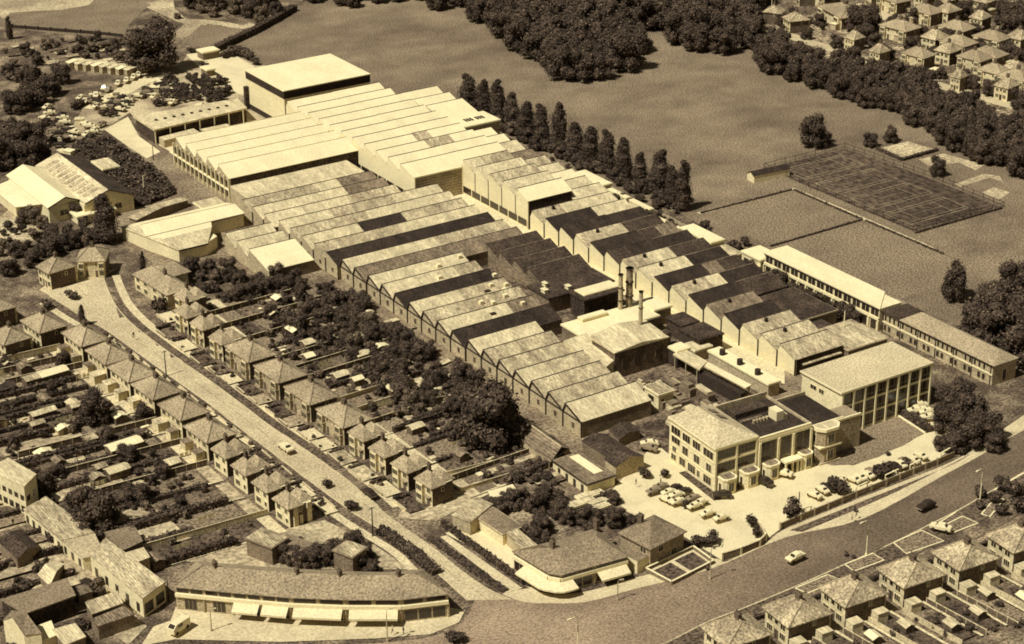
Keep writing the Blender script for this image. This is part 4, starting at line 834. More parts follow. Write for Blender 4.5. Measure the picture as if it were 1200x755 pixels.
for i, (u, v) in enumerate([(-138.3,84.2),(-138.1,93.8),(-137.8,103.3),(-137.3,112.2)]):
    lab = ('small detached house next to the last hipped pair, west side of the street', 'small detached house, second of the four in the west row', 'small detached house, third of the four in the west row', 'end detached house west of the street with bright white side walls')[i]
    hw = place(VIL_W.get(), u+.1, v+.1, 0, -4.8, (1, 1, rnd.uniform(.97, 1.03)), lab, 'detached houses west of the street'); WEST.append((u, v, 6.3, f'{ORD[i]} small house west of the street'))
for u in (1.2, 4.6): ribbon(hw, 'chimney_breast', M_RENDER, u, u+1.1, -.28, .1, 0, 5.0)
ribbon(hw, 'pale_flank_strip', M_RENDER, 2.8, 3.6, -.27, -.2, 0, 2.4)
place(SEMI_W.get(), -147.6, -2.8, 0, -6, (1, .95, 1), 'hipped pair behind the first pair, set back from the street head', 'houses round the street head')
place(SEMI_W.get(), -131, -38, 0, -8, (1.1, .66, 1), 'hipped house with a dark porch side facing the street head', 'houses round the street head')
place(SEMI_W.get(), -154, -21.5, 0, -6, (1, .95, 1), 'hipped house cut by the left picture edge, above the set-back pair', 'houses round the street head')
place(SEMI_W.get(), -157.5, -1.5, 0, -6, (1, .8, .95), 'pale-roofed house at the left picture edge beside the set-back pair', 'houses round the street head')
place(SEMI_T.get(), *g(123.5, 306, 5.0), 0, -59, (.9, .62, 1), 'house closing the head of the street, facing down it', 'houses round the street head')
for i, (u, v) in enumerate([(-111.5,42.4),(-110.6,56.5),(-110,71.2),(-109.2,85.8)]):
    place(SEMI_E.get(), u, v+.1, 0, -2.5, (1, 1.0, rnd.uniform(.97, 1.04)), f'big square hipped pair with bay windows, {ORD[i]} of four east of the street', 'semi-detached pairs east of the street'); EAST.append((u, v, 12.2, f'{ORD[i]} pair east of the street'))
for i, (u, v) in enumerate([(-108.7,94.5),(-108.5,103.7),(-108,112.8),(-107.3,121.8)]):
    place(VIL_E.get(), u, v, 0, -5, (1, 1, rnd.uniform(.97, 1.03)), ('small bay-windowed house after the last big hipped pair, east of the street', 'small bay-windowed house, second of the lower four on the east side', 'small bay-windowed house, third of the lower four on the east side', 'end bay-windowed house beside the lane mouth, east of the street')[i], 'detached houses east of the street')
    EAST.append((u, v, 6.3, f'{ORD[i]} lower small house east of the street'))
for i, (u, v) in enumerate([(-108.5,.6),(-112.7,9.9),(-112.6,19),(-112.4,29.5)]):
    place(VIL_E.get(), u, v, 0, -5, (1.02, 1, 1), ('uppermost small house below the L-shaped house, east of the street', 'second small house down from the L-shaped house', 'third small house down from the L-shaped house', 'small house just above the first big hipped pair')[i], 'detached houses east of the street')
    EAST.append((u, v, 6.3, f'{ORD[i]} upper small house east of the street'))
t = thing('detached_house', 'large L-shaped hipped house at the top of the street, east side', 'house', -110, -8, rot=-5)
b = MB(); b.box(0, 7, -18, 0, 0, 4.6); b.box(7, 12, -18, -10, 0, 4.6); b.build('wall', M_RENDER, t)
b = MB(); hip(b, 0, 7, -18, 0, 4.6, 2.7, e=.5, rl=5.2); hip(b, 3, 12.5, -18, -10, 4.6, 2.4, 0, 'u', .45, 2.2); rf = b.build('roof', M_TILE, t); chimney(rf, 3.5, -7, 6.4, 8.6)
for v in (-2.5, -7, -12, -16): win(t, -.03, v, 2.9, 1.8, 1.3, 0, 2); win(t, -.03, v, .7, 1.8, 1.4, 0, 2)
SEC = []
for i, (u, v) in enumerate([(-79.1,206.8),(-65.4,207.7),(-51,208.9),(-37.4,210.4),(-23.2,211.6),(-93.6,206)]):
    lab = ('second roof from the left in the southern row, lowest whole roof in the picture', 'second pair from the left in the row south of the main road', 'third pair from the left in the row south of the main road', 'fourth pair in the row south of the main road, by the car on the drive', 'pair at the right picture edge south of the main road', 'roof cut off by the picture bottom, leftmost of the southern row')[i]
    place(SEMI_S.get(), u, v, 0, 4.6, (1, 1, rnd.uniform(.97, 1.03)), lab, 'semi-detached pairs south of the main road'); SEC.append((u, v))
# far houses among the trees, upper right
far = [(985,36,14,15,0),(893,28,60,7,1),(1061,52,-8,10,0),(1130,70,-10,9,0),(1166,84,-10,9,0),(1190,100,-10,8,1),(1124,108,-12,5,1),(1095,62,-8,8,1),(1150,38,-14,7,1),(1110,30,-6,8,1),(1155,18,-12,8,1),(1186,44,-10,7,1),(1085,14,-6,8,1),(1020,10,20,8,1),(936,8,25,8,1),(1180,120,-10,7,1),(925,40,16,8,1),(1000,62,-6,6,1),(1030,78,-8,6,1),(1082,84,-10,8,0),(1112,78,-12,8,1),(1148,88,-10,8,0),(1128,52,-10,9,0),(1090,32,-8,9,0),(1170,64,-12,9,0),(1050,18,0,9,0),(1172,104,-10,8,0),(1200,112,-10,9,0),(965,12,10,9,0),(1195,62,-10,8,1),(1110,16,-6,8,0)]
fl = ['double-fronted pale-roofed terrace end at the top edge beyond the field','gabled pale house left of the pale-roofed terrace','broad hipped house with a dark chimney, centre of the far housing','dim hipped roof right of the broad hipped house','dim roof farther down the far slope by the big tree','house at the right edge above the wood','small pale bungalow among the trees on the right','greyish hipped roof adjoining the broad far house','far roof under the top right tree mass','far pale roof behind the broad hipped house','top right house at the picture edge','house half hidden beside the right-hand tall tree','far roof at the top edge, right of the tree clump','far roof at the top edge, left of the tree clump','pale roof at the top edge above the terrace','lowest far house by the right edge of the wood']+['small hipped far roof peeping over the tree belt']*15
for (x, y, rot, w, k), lab in zip(far, fl):
    u, v = g(x, y); o = (SEMI_T if k == 0 else SEMI_S).get(); place(o, u, v, 0, rot, (w/10, w/10, .95), lab, 'houses beyond the field')
for k in range(70):
    x, y = rnd.uniform(900, 1198), rnd.uniform(4, 120)
    if y > 40+(x-900)*.30: continue
    u, v = g(x, y); w = rnd.uniform(2, 4.5)
    if k % 3 == 0: b = MB(); t = thing('garden_shed', 'pale garden shed or garage among the far houses', 'shed', u, v, rot=-9, group='sheds among the far houses'); b.box(0, w, 0, w*.8, 0, 2.3); b.build('wall', M_WALLM, t); b = MB(); b.box(-.2, w+.2, -.2, w*.8+.2, 2.3, 2.5); b.build('roof', rnd.choice((M_WHITE, M_PALE, M_MIDR)), t)
    else: bush(u, v, w, w*.8, 'garden shrub among the far houses', 'shrubs among the far houses')
# house behind the corner shop
t = thing('detached_house', 'square hipped house with a dark side, between the corner shop and the walled plot', 'house', -83.2, 168.4, rot=-9)
b = MB(); b.box(0, 10, -8.6, 0, 0, 5.0); b.build('wall', M_HBRICK, t); b = MB(); hip(b, 0, 10, -8.6, 0, 5, 3.0, 0, 'u', .5, .6); rf = b.build('roof', M_TILED, t); chimney(rf, 4, -6.8, 6.2, 8.6, .8, 1.2)
win(t, -.03, -2, 3, 1.8, 1.4, 0, 2); win(t, 3, .03, 3, 1.5, 1.3, -90, 2); win(t, 7, .03, .8, 1.8, 1.5, -90, 2); b = MB(); b.box(-3.4, -.02, -5, -.4, 0, 3, 0, 1); b.build('lean_to', [M_WALLW, M_TILED], t)

# ---------------------------------------------------------------- shops
def awning(root, p, q, d, z0=3.1, z1=2.3, side=1):
    p, q = Vector(p), Vector(q); t = (q-p).normalized(); n = Vector((-t.y, t.x))*side*d; b = MB()
    a = [(*p, z0), (*q, z0), (*(q+n), z1), (*(p+n), z1)]; c = [(x[0], x[1], x[2]-.08) for x in a]
    b.mesh(a+c, [(0,1,2,3),(4,5,6,7),(2,3,7,6),(0,3,7,4),(1,2,6,5)]); b.face([(*(p+n), z1-.03), (*(q+n), z1-.03), (*(q+n), z1-.4), (*(p+n), z1-.4)]); return b.build('awning', M_AWN, root)
def parade(name, label, F, depth, h, z_shop, tile, shops, rise=2.4, hipl=True, hipr=True, side=1, back=None, awn=()):
    """shops along a bent front line F (plan points), house-high wall and long tiled roof, shop fronts below"""
    o = F[0]; t = thing(name, label, 'shops', o[0], o[1]); P = [Vector(p)-Vector(o) for p in F]; n = len(P)
    bk = [Vector(x)-Vector(o) for x in back] if back else None
    if bk is None:
        bk = []
        for i in range(n):
            d = (P[min(i+1, n-1)]-P[max(i-1, 0)]).normalized(); bk.append(P[i]+Vector((d.y, -d.x))*depth*side)
    b = MB(); b.prism([tuple(x) for x in P]+[tuple(x) for x in bk[::-1]], 0, h); b.build('wall', M_WALLM, t)
    mid = [(P[i]+bk[i])/2 for i in range(n)]
    if hipl: mid[0] = mid[0]+(P[1]-P[0]).normalized()*min(depth*.45, (P[1]-P[0]).length*.8)
    if hipr: mid[-1] = mid[-1]-(P[-1]-P[-2]).normalized()*min(depth*.45, (P[-1]-P[-2]).length*.8)
    b = MB()
    out = lambda i, q, s: q+((q-(P[i]+bk[i])/2).normalized())*.5
    fo = [out(i, P[i], 1) for i in range(n)]; bo = [out(i, bk[i], 1) for i in range(n)]
    for i in range(n-1):
        b.face([(*fo[i], h), (*fo[i+1], h), (*mid[i+1], h+rise), (*mid[i], h+rise)]); b.face([(*bo[i], h), (*bo[i+1], h), (*mid[i+1], h+rise), (*mid[i], h+rise)])
        b.face([(*fo[i], h), (*fo[i+1], h), (*fo[i+1], h-.15), (*fo[i], h-.15)])
    b.face([(*fo[0], h), (*bo[0], h), (*mid[0], h+rise)]); b.face([(*fo[-1], h), (*bo[-1], h), (*mid[-1], h+rise)]); rf = b.build('roof', tile, t)
    def seg(i, f): return P[i].lerp(P[i+1], f)
    for i in range(n-1):
        L = (P[i+1]-P[i]).length; d = (P[i+1]-P[i]).normalized(); nn = Vector((-d.y, d.x))*side; ns = max(1, round(L/shops))
        for k in range(ns):
            a, c = seg(i, k/ns), seg(i, (k+1)/ns)
            lo, hi = (.30, .72) if name == 'shop_parade' and i == 0 else (.05, .95); npn = 3; b = MB()
            w1, w2 = a.lerp(c, lo)+nn*.02, a.lerp(c, hi)+nn*.02; b.mesh([(*w1,.15),(*w2,.15),(*w2,z_shop-.4),(*w1,z_shop-.4)]+[(*(x+nn*.05), z) for x, z in ((w1,.15),(w2,.15),(w2,z_shop-.4),(w1,z_shop-.4))], [(4,5,6,7),(0,1,5,4),(1,2,6,5),(2,3,7,6),(3,0,4,7)], 0)
            for q_ in range(npn):
                x1, x2 = w1.lerp(w2, (q_+.05)/npn)+nn*.07, w1.lerp(w2, (q_+.95)/npn)+nn*.07; b.face([(*x1,.45),(*x2,.45),(*x2,z_shop-.55),(*x1,z_shop-.55)], 1)
            b.build('shop_window', [M_WALLM, M_GLASS], t)
            b = MB(); w1 = a+nn*.5; w2 = c+nn*.5; b.mesh([(*a,z_shop),(*c,z_shop),(*w2,z_shop),(*w1,z_shop),(*a,z_shop+.75),(*c,z_shop+.75),(*w2,z_shop+.75),(*w1,z_shop+.75)], [(0,1,2,3),(4,5,6,7),(2,3,7,6),(0,3,7,4),(1,2,6,5)]); b.build('fascia', M_TRIM, t)
            for f in (.06, .54):
                b = MB(); w1 = a.lerp(c, f)+nn*.02; w2 = a.lerp(c, f+.40)+nn*.02; zt = h-.2; zb = z_shop+.95
                b.mesh([(*w1,zb),(*w2,zb),(*w2,zt),(*w1,zt)]+[(*(x+nn*.06), z) for x, z in ((w1,zb),(w2,zb),(w2,zt),(w1,zt))], [(4,5,6,7),(0,1,5,4),(1,2,6,5),(2,3,7,6),(3,0,4,7)]); b.build('window', M_GLASS, t)
            b = MB(); b.bar((*(c+nn*.12), 0), (*(c+nn*.12), z_shop), .35); b.build('pier', M_WALLM, t)
            if awn == 'all' or (i, k) in awn:
                q1, q2 = a.lerp(c, .06)+nn*.5, a.lerp(c, .94)+nn*.5; awning(t, q1, q2, 2.0, z_shop, z_shop-.9, side)
    return t, rf, P, bk, mid
Z = 5.6
F = [g(x, y, Z) for x, y in ((205,686.5),(272,693),(340,699),(405,701.5),(470,701.5),(525,695))]
B = [g(x, y, Z) for x, y in ((228,659),(285,664),(345,668),(405,671),(455,672),(497,668))]
t, rf, P, bk, mid = parade('shop_parade', 'long curved parade of shops with pale awnings and a tiled roof at the picture bottom', F, 9, Z, 3.3, mat('parade_tiles', .30, .15, .18, 2.2, .26, stripe=('Y', 1.5), samp=.12), 7.4, back=B, side=1, hipl=True, hipr=True, awn=((1,0),(1,1),(2,0),(2,1),(3,0),(3,1)))
for f, i in ((.35,0),(.1,2),(.9,2),(.2,4)): q = mid[i].lerp(mid[i+1], f); chimney(rf, q.x, q.y, 6.8, 9.2, .7, 1.0)
for j, i in enumerate((0, 4)):
    b = MB(); b.bar((*P[i+(1 if j else 0)], Z+.1), (*mid[i+(1 if j else 0)], Z+2.5), .25, .2); b.build('hip_tiles', M_TILED, rf)
# back additions behind the parade
for k, (x, y, w, d, h, lab) in enumerate(((290,652,5,7,4.4,'back addition with a round dark opening behind the parade'),(318,655,5.5,8,3.2,'low dark flat extension behind the middle of the parade'),(392,668,4.5,5,4.8,'small gabled extension with a chimney behind the parade'))):
    u, v = g(x, y); q = flat_block('back_extension', lab, 'extension', u, u+w, v, v+d, h, M_WALLB, M_TILED if k == 1 else M_MIDR, M_TILED, .3); q.rotation_euler.z += R(22)
# corner shop: bent round the street corner
F = [g(x, y, 4.6) for x, y in ((602,645.5),(643,670.5),(657,673),(735,651))]
B = [g(x, y, 4.6) for x, y in ((630,638.5),(652,634.5),(657,633.5),(700,620))]
t, rf, P, bk, mid = parade('corner_shop', 'corner shop building with a hipped tile roof and a curved white awning', F, 8, 4.6, 2.9, mat('corner_tiles', .25, .15, .18, 2.2, .26, stripe=('Y', 1.5), samp=.12), 6.5, back=B, side=1, awn=((2,1),(2,2)), rise=2.2)
K = [P[0].lerp(P[1], .35), P[0].lerp(P[1], .7), P[1], P[1].lerp(P[2], .5), P[2], P[2].lerp(P[3], .16)]; K = [Vector(x) for x in smooth([tuple(x) for x in K], 3)]; io, oo = [Vector(x) for x in offs([tuple(x) for x in K], .5)], [Vector(x) for x in offs([tuple(x) for x in K], 2.9)]
b = MB()
for q_ in range(len(K)-1): b.face([(*io[q_], 2.95), (*io[q_+1], 2.95), (*oo[q_+1], 2.2), (*oo[q_], 2.2)]); b.face([(*oo[q_], 2.2), (*oo[q_+1], 2.2), (*oo[q_+1], 1.85), (*oo[q_], 1.85)])
b.build('awning', M_AWN, t); chimney(rf, mid[1].x, mid[1].y, 5.8, 8.4, .7, 1.2); chimney(rf, bk[3].x-1, bk[3].y+1, 5, 7.8, .7, 1.2)
u, v = g(590, 640); flat_block('side_store', 'low grey-roofed wing running back from the corner shop', 'store', u-1, u+4, v-13, v, 3.0, M_WALLW, M_TILED, M_WALLM, .3).rotation_euler.z += R(4)
# buildings along the lower lane, bottom left
def quad_block(name, label, cat, px, h, wall, roof, kind='flat', rise=1.4, over=.2):
    """px: four roof corners in the photograph at eaves level h"""
    q = [Vector(g(x, y, h)) for x, y in px]; o = q[0]; t = thing(name, label, cat, o.x, o.y); q = [x-o for x in q]; c = sum(q, Vector((0, 0)))/4
    b = MB(); b.prism([tuple(x) for x in q], 0, h); b.build('wall', wall, t); Q = [x+(x-c).normalized()*over for x in q]
    if kind == 'flat': b = MB(); b.prism([tuple(x) for x in Q], h+.003, h+.25); b.build('roof', roof, t)
    else:
        m1, m2 = (Q[0]+Q[1])/2, (Q[2]+Q[3])/2; b = MB(); b.face([(*Q[1], h), (*Q[2], h), (*m2, h+rise), (*m1, h+rise)]); b.face([(*Q[0], h), (*Q[3], h), (*m2, h+rise), (*m1, h+rise)]); b.build('roof', roof, t)
        b = MB(); b.face([(*q[0], h), (*q[1], h), (*((q[0]+q[1])/2), h+rise*.95)]); b.build('gable', wall, t); b = MB(); b.face([(*q[2], h), (*q[3], h), (*((q[2]+q[3])/2), h+rise*.95)]); b.build('gable', wall, t)
    t['quad'] = 1; return t, q
def face_windows(t, a, c, n, z, w, h, name='window', m=M_GLASS):
    d = (c-a); L = d.length; d = d/L; nn = Vector((-d.y, d.x)); 
    for k in range(n):
        p = a+d*(L*(k+.5)/n)
        for s in (1, -1):
            q1, q2 = p-d*w/2+nn*.03*s, p+d*w/2+nn*.03*s
            if s == 1: b = MB()
            b.face([(*q1, z), (*q2, z), (*q2, z+h), (*q1, z+h)])
        b.build(name, m, t)
t, q = quad_block('works_house', 'tall pale flat-roofed building at the left edge with dark windows', 'building', ((-14,550),(10,538),(42,556.5),(28,571)), 7.6, M_WALLW, M_PALE)
face_windows(t, q[0], q[3], 6, 4.0, 1.3, 1.3); face_windows(t, q[0], q[3], 6, 1.0, 1.5, 1.6); face_windows(t, q[3], q[2], 2, 3.6, 1.6, 1.3)
t, q = quad_block('terrace_shed', 'long low pale terrace of workshops facing the lower lane', 'workshop', ((28,598),(54,583),(110,625),(72,634)), 3.0, M_WALLW, M_MIDR); face_windows(t, q[0], q[3], 6, .3, 1.2, 2.0, 'door'); 
t, q = quad_block('terrace_shed', 'second length of the pale lane workshops, next to the flat white roof', 'workshop', ((72,634),(110,625),(122,650),(97,655)), 2.8, M_WALLW, M_WALLM); face_windows(t, q[0], q[3], 3, .3, 1.2, 1.9, 'door')
t, q = quad_block('flat_building', 'large stained flat-roofed building at the end of the lower lane', 'building', ((106,652),(124,632),(193,683),(167,702)), 4.4, M_WALLW, M_MIDR); face_windows(t, q[0], q[3], 5, .4, 1.3, 2.2, 'door'); face_windows(t, q[3], q[2], 2, .5, 2.6, 2.4, 'shop_window')
quad_block('flat_building', 'pale flat annex behind the stained flat roof', 'building', ((145,650),(168,643),(175,654),(150,664)), 4.0, M_WALLM, M_PALE)
quad_block('garage', 'dark-roofed garage behind the stained flat roof', 'garage', ((123,625),(157,617),(167,635),(144,646)), 3.0, M_WALLB, M_TILED)
quad_block('shed', 'pale gabled shed by the lower lane, facing up', 'shed', ((45,673),(63,658),(75,661),(58,687)), 2.6, M_WALLB, M_PALE, 'gable', .9)
quad_block('workshop', 'big dark-tiled workshop with a black wall at the bottom left', 'workshop', ((2,704),(78,679),(88,699),(30,720)), 4.4, M_SOOT, M_TILED)
quad_block('detached_house', 'gable-ended house with a pale end wall in the bottom left corner', 'house', ((4,728),(28,744),(48,742),(14,716)), 5.0, M_WALLW, M_TILED, 'gable', 2.4)
quad_block('shed', 'upper one of the two long sheds by the lane end, pale ribbed roof', 'shed', ((101,707),(137,694),(143,708),(108,721)), 3.0, M_WALLB, M_MIDR)
quad_block('shed', 'lower one of the two long sheds by the lane end, dark roof', 'shed', ((107,727),(144,712),(157,721),(115,735)), 3.0, M_WALLB, M_GREYR)
quad_block('shed', 'pale ribbed shed roof at the bottom edge, left of the two long sheds', 'shed', ((62,739),(88,732),(100,747),(76,757)), 2.6, M_WALLB, M_PALE)
quad_block('shed', 'small white shed at the bottom edge beside the gable house', 'shed', ((44,735),(60,729),(66,745),(50,752)), 2.4, M_WALLW, M_WHITE)
quad_block('dark_shed', 'black-roofed shed at the left edge below the lane', 'shed', ((0,636),(24,621),(46,640),(20,655)), 3.0, M_WALLB, M_SOOT, 'gable', 1.0)
quad_block('shed', 'dark little shed opposite the flat roof, with a white gate', 'shed', ((84,690),(100,686),(108,694),(92,699)), 2.2, M_WALLB, M_GREYR)
for k, q_ in enumerate((((530,604),(558,584),(577,592),(551,613)), ((573,577),(600,569),(606,577),(576,585)), ((582,613),(596,612),(630,640),(612,645)))):
    quad_block('outbuilding', ('shed with a part-white, part-slatted roof beside the back lane', 'low white-roofed store beyond the back lane', 'pale roof of the wing beside the shop yard')[k], 'shed', q_, (3.2, 2.6, 2.8)[k], M_WALLM, (M_MIDR, M_WHITE, M_MIDR)[k])
for k, (x, y) in enumerate(((675,585),(690,592),(665,594),(682,600))):
    u, v = g(x, y); flat_block('cold_frame', 'pale low garden frames behind the corner shop', 'garden frame', u, u+6, v, v+1.8, .8, M_WALLM, M_PALE, group='garden frames behind the corner shop')
# ---------------------------------------------------------------- walled plot and boundary walls
def wall_run(name, label, pts, h, m, cap=None, t_=.3, posts=0, pm=None, ph=None, group=None, panel='panel', cat='wall'):
    o = pts[0]; t = thing(name, label, cat, o[0], o[1], group=group); P = [Vector(p)-Vector(o) for p in pts]
    for i in range(len(P)-1):
        L = (P[i+1]-P[i]).length; n = max(1, round(L/posts)) if posts else 1
        for k in range(n):
            a, c = P[i].lerp(P[i+1], k/n), P[i].lerp(P[i+1], (k+1)/n); d = (c-a).normalized(); nn = Vector((-d.y, d.x))*t_/2
            b = MB(); b.prism([tuple(a-nn), tuple(c-nn), tuple(c+nn), tuple(a+nn)], 0, h); pn = b.build(panel, m, t)
            if cap: nn = nn*1.3; b = MB(); b.prism([tuple(a-nn), tuple(c-nn), tuple(c+nn), tuple(a+nn)], h, h+.1); b.build('coping', cap, pn)
            if posts: b = MB(); b.box(a.x-.22, a.x+.22, a.y-.22, a.y+.22, 0, ph or h+.3); b.build('post', pm or m, t)
    return t
wall_run('boundary_wall', 'dark panelled wall with pale posts at the forecourt corner by the shops', G((846,657),(868,650),(890,641),(897,634),(890,622)), 1.7, M_WALLB, M_CONC, posts=4.5, pm=M_TRIM)
FW_ = G((914,621),(938,610),(970,597),(1003,583),(1038,569),(1070,556),(1098,545),(1118,536))
wall_run('boundary_wall', 'long dark boundary fence with white gate frames between forecourt and main road', FW_, 1.5, M_WALLB, None, posts=4.2, pm=M_WALLM)
for k, (a, c) in enumerate((((938,608),(950,603)),((1003,581),(1016,575)),((1037,567),(1052,560)),((1066,555),(1078,549)),((1102,541),(1116,533)))):
    p, q = Vector(g(*a)), Vector(g(*c)); t = thing('gate_frame', f'white tubular frame on the forecourt fence, {ORD[k]} from the corner shops', 'gate', p.x, p.y, group='white frames on the forecourt fence'); d = q-p
    b = MB(); b.bar((0,0,0), (0,0,2.2), .18); b.build('post', M_TRIM, t); b = MB(); b.bar((*d,0), (*d,2.2), .18); b.build('post', M_TRIM, t); b = MB(); b.bar((0,0,2.2), (*d,2.2), .3, .12); b.build('rail', M_TRIM, t)
pl = G((757,670),(812,644),(836,661),(787,686))
ground('walled_plot', pl, S_FOOT)
PA = [Vector(p) for p in pl]
def bil(s, t): return tuple(PA[0].lerp(PA[1], s).lerp(PA[3].lerp(PA[2], s), t))
ground('sunken_lawn', [bil(.06,.12), bil(.46,.12), bil(.46,.86), bil(.06,.86)], S_LAWND); ground('sunken_lawn', [bil(.54,.12), bil(.94,.12), bil(.94,.86), bil(.54,.86)], S_LAWND)
wall_run('garden_wall', 'low white-topped wall round the two dark lawns by the main road', [pl[0], pl[1], pl[2], pl[3], pl[0]], .9, M_WALLB, M_TRIM)
# ---------------------------------------------------------------- gardens
def fence(pts, h, label, m=None, group='garden fences'):
    o = pts[0]; t = thing('garden_fence', label, 'fence', o[0], o[1], group=group); P = [Vector(p)-Vector(o) for p in pts]; b = MB(); c = MB(); e = MB()
    for i in range(len(P)-1):
        a, q = P[i], P[i+1]; d = (q-a).normalized(); nn = Vector((-d.y, d.x))*.05; b.prism([tuple(a-nn), tuple(q-nn), tuple(q+nn), tuple(a+nn)], .05, h)
        n = max(1, int((q-a).length/2.4))
        for k in range(n+1): p = a.lerp(q, k/n); c.box(p.x-.08, p.x+.08, p.y-.08, p.y+.08, 0, h+.12)
        e.prism([tuple(a-nn*2), tuple(q-nn*2), tuple(q+nn*2), tuple(a+nn*2)], h, h+.08)
    b.build('boarding', m or M_WOOD, t); e.build('capping', M_WOODL, t); x = c.build('fence_post', M_WOODL, t); x['kind'] = 'stuff'; return t
SHEDS = {}
def shed(u, v, rot, w, d, h, roofm, label, group=None, name='garden_shed', wall=M_WOOD):
    t = thing(name, label, 'shed', u, v, rot=rot, group=group); b = MB(); b.box(0, w, 0, d, 0, h); b.build('wall', wall, t)
    b = MB(); P = [(-.2,-.2,h+.05),(w/2,-.2,h+.6),(w+.2,-.2,h+.05),(w+.2,d+.2,h+.05),(w/2,d+.2,h+.6),(-.2,d+.2,h+.05)]; b.mesh(P+[(p[0],p[1],p[2]-.12) for p in P], [(0,1,4,5),(1,2,3,4),(0,1,7,6),(1,2,8,7),(3,4,10,9),(4,5,11,10),(2,3,9,8),(5,0,6,11)]); b.build('roof', roofm, t)
    b = MB(); b.box(w*.35, w*.65, d+.001, d+.05, 0, h*.85); b.build('door', M_CHIM, t); return t
gr = random.Random(11)
def garden(u0, u1, v0, v1, who, slope=0.0, trees=1, side=1):
    """one back garden, from the house end u0 to the far end u1, between the fences at v0 and v1 (slope: drift of v per metre of u)"""
    P = lambda u, v: (u, v+slope*(u-u0)); L = u1-u0; D = v1-v0
    f = gr.random()
    if f < .5: fence([P(u0, v0), P(u0+L*gr.uniform(.7, 1), v0)], gr.uniform(1.1, 1.7), f'board fence behind the {who}', gr.choice((M_WOOD, M_WOODL, M_WOOD, M_WOOD)))
    else: hedge([P(u0+L*.12, v0), P(u0+L*.55, v0), P(u1, v0)], gr.uniform(1.0, 2.0), gr.uniform(1.2, 2.2), f'clipped hedge behind the {who}', 'garden hedges', dens=3.0)
    if gr.random() < .45: hedge([P(u0+L*gr.uniform(.3,.45), v1-1.2), P(u0+L*.6, v1-1.2), P(u1, v1-1.2)], gr.uniform(1.2, 2.2), gr.uniform(1.2, 2.4), f'inner path hedge behind {who}', 'garden hedges', dens=3.0)
    a = gr.uniform(.25, .6)
    ground('garden_lawn', [P(u0+L*.1, v0+.6), P(u0+L*a, v0+.6), P(u0+L*a, v1-.9), P(u0+L*.1, v1-.9)], gr.choice((S_LAWND, S_LAWN, S_LAWN, S_SOIL)))
    ground('garden_bed', [P(u0+L*(a+.04), v0+.6), P(u0+L*.93, v0+.6), P(u0+L*.93, v1-.9), P(u0+L*(a+.04), v1-.9)], gr.choice((S_SOIL, S_LAWND, S_SAND, S_SAND, S_LAWN)))
    ground('garden_path', [P(u0, v1-.75), P(u0+L*gr.uniform(.5, 1), v1-.75), P(u0+L*gr.uniform(.5, 1), v1-.1), P(u0, v1-.1)], S_PATH)
    ground('patio', [P(u0, v0+.5), P(u0+3*(1 if L > 0 else -1), v0+.5), P(u0+3*(1 if L > 0 else -1), v1-.4), P(u0, v1-.4)], gr.choice((S_PATH, S_SAND)))
    if gr.random() < .8:
        u, v = P(u0+L*gr.uniform(.12, .95), gr.uniform(v0+.4, max(v0+.5, v1-3))); shed(u, v, gr.choice((-4, 86)), gr.uniform(2, 3), gr.uniform(2.2, 4.2), 2.0, gr.choice((M_WHITE, M_PALE, M_MIDR, M_GREYR, M_PALE)), f'garden shed behind the {who}', 'garden sheds')
    if gr.random() < .3:
        u, v = P(u0+L*gr.uniform(.5, .9), gr.uniform(v0+.5, v1-2.6)); shed(u, v, -4, gr.uniform(3, 4.5), 2.0, 1.7, M_GLAZ if gr.random() < .3 else M_WHITE, f'little greenhouse behind the {who}', 'garden greenhouses', 'greenhouse', M_WALLM)
    for k in range(gr.choice((1, 2, 3))):
        u, v = P(u0+L*gr.uniform(.08, .9), gr.uniform(v0+.6, max(v0+.7, v1-2))); q_ = gr.random()
        if q_ < .4:
            t = thing('washing_line', f'hung washing behind {who}', 'washing line', u, v, group='washing lines'); b = MB(); b.bar((0,0,0), (0,0,1.9), .08); b.bar((4,0,0), (4,0,1.9), .08); b.bar((0,0,1.85), (4,0,1.85), .03); b.build('post', M_WOODL, t)
            for j in range(3): b = MB(); b.box(.4+j*1.2, 1.3+j*1.2, -.02, .02, .9, 1.83); b.build('sheet', M_TRIM, t)
        else:
            w, d = gr.uniform(.9, 2.2), gr.uniform(.8, 1.6); t = thing('cold_frame', f'pale frame behind {who}', 'garden frame', u, v, rot=-4, group='garden frames'); b = MB(); b.box(0, w, 0, d, 0, .5); b.build('base', M_WALLM, t); b = MB(); b.box(.02, w-.02, .02, d-.02, .5, .58); b.build('cover', gr.choice((M_WHITE, M_PALE, M_TRIM)), t)
    for k in range(gr.choice((4, 5, 6, 7))):
        u, v = P(u0+L*gr.uniform(.15, 1), gr.uniform(v0+.5, v1-.5)); w = gr.uniform(1.2, 2.8)
        bush(u, v, w, w*gr.uniform(.7, 1.1), f'garden bush behind {who}', 'garden bushes')
    for k in range(trees):
        if gr.random() < .75:
            u, v = P(u0+L*gr.uniform(.3, 1), gr.uniform(v0+1, v1-1)); h = gr.uniform(3.2, 6); tree(u, v, h, h*gr.uniform(.75, 1.05), f'fruit tree behind {who}', 'fruit trees in the back gardens', dark=gr.choice((0, 1, 2, 3, 5)))
for (u, v, L, who) in WEST:
    n = 2 if L > 8 else 1
    for k in range(n):
        w = 6.4 if n == 2 else 9.0; vb = v+1.0-(k+1)*w; garden(u-1.0, u-39, vb, vb+w, (who if n == 1 else ('lower side of ' if k == 0 else 'upper side of ')+who), slope=.05, trees=1)
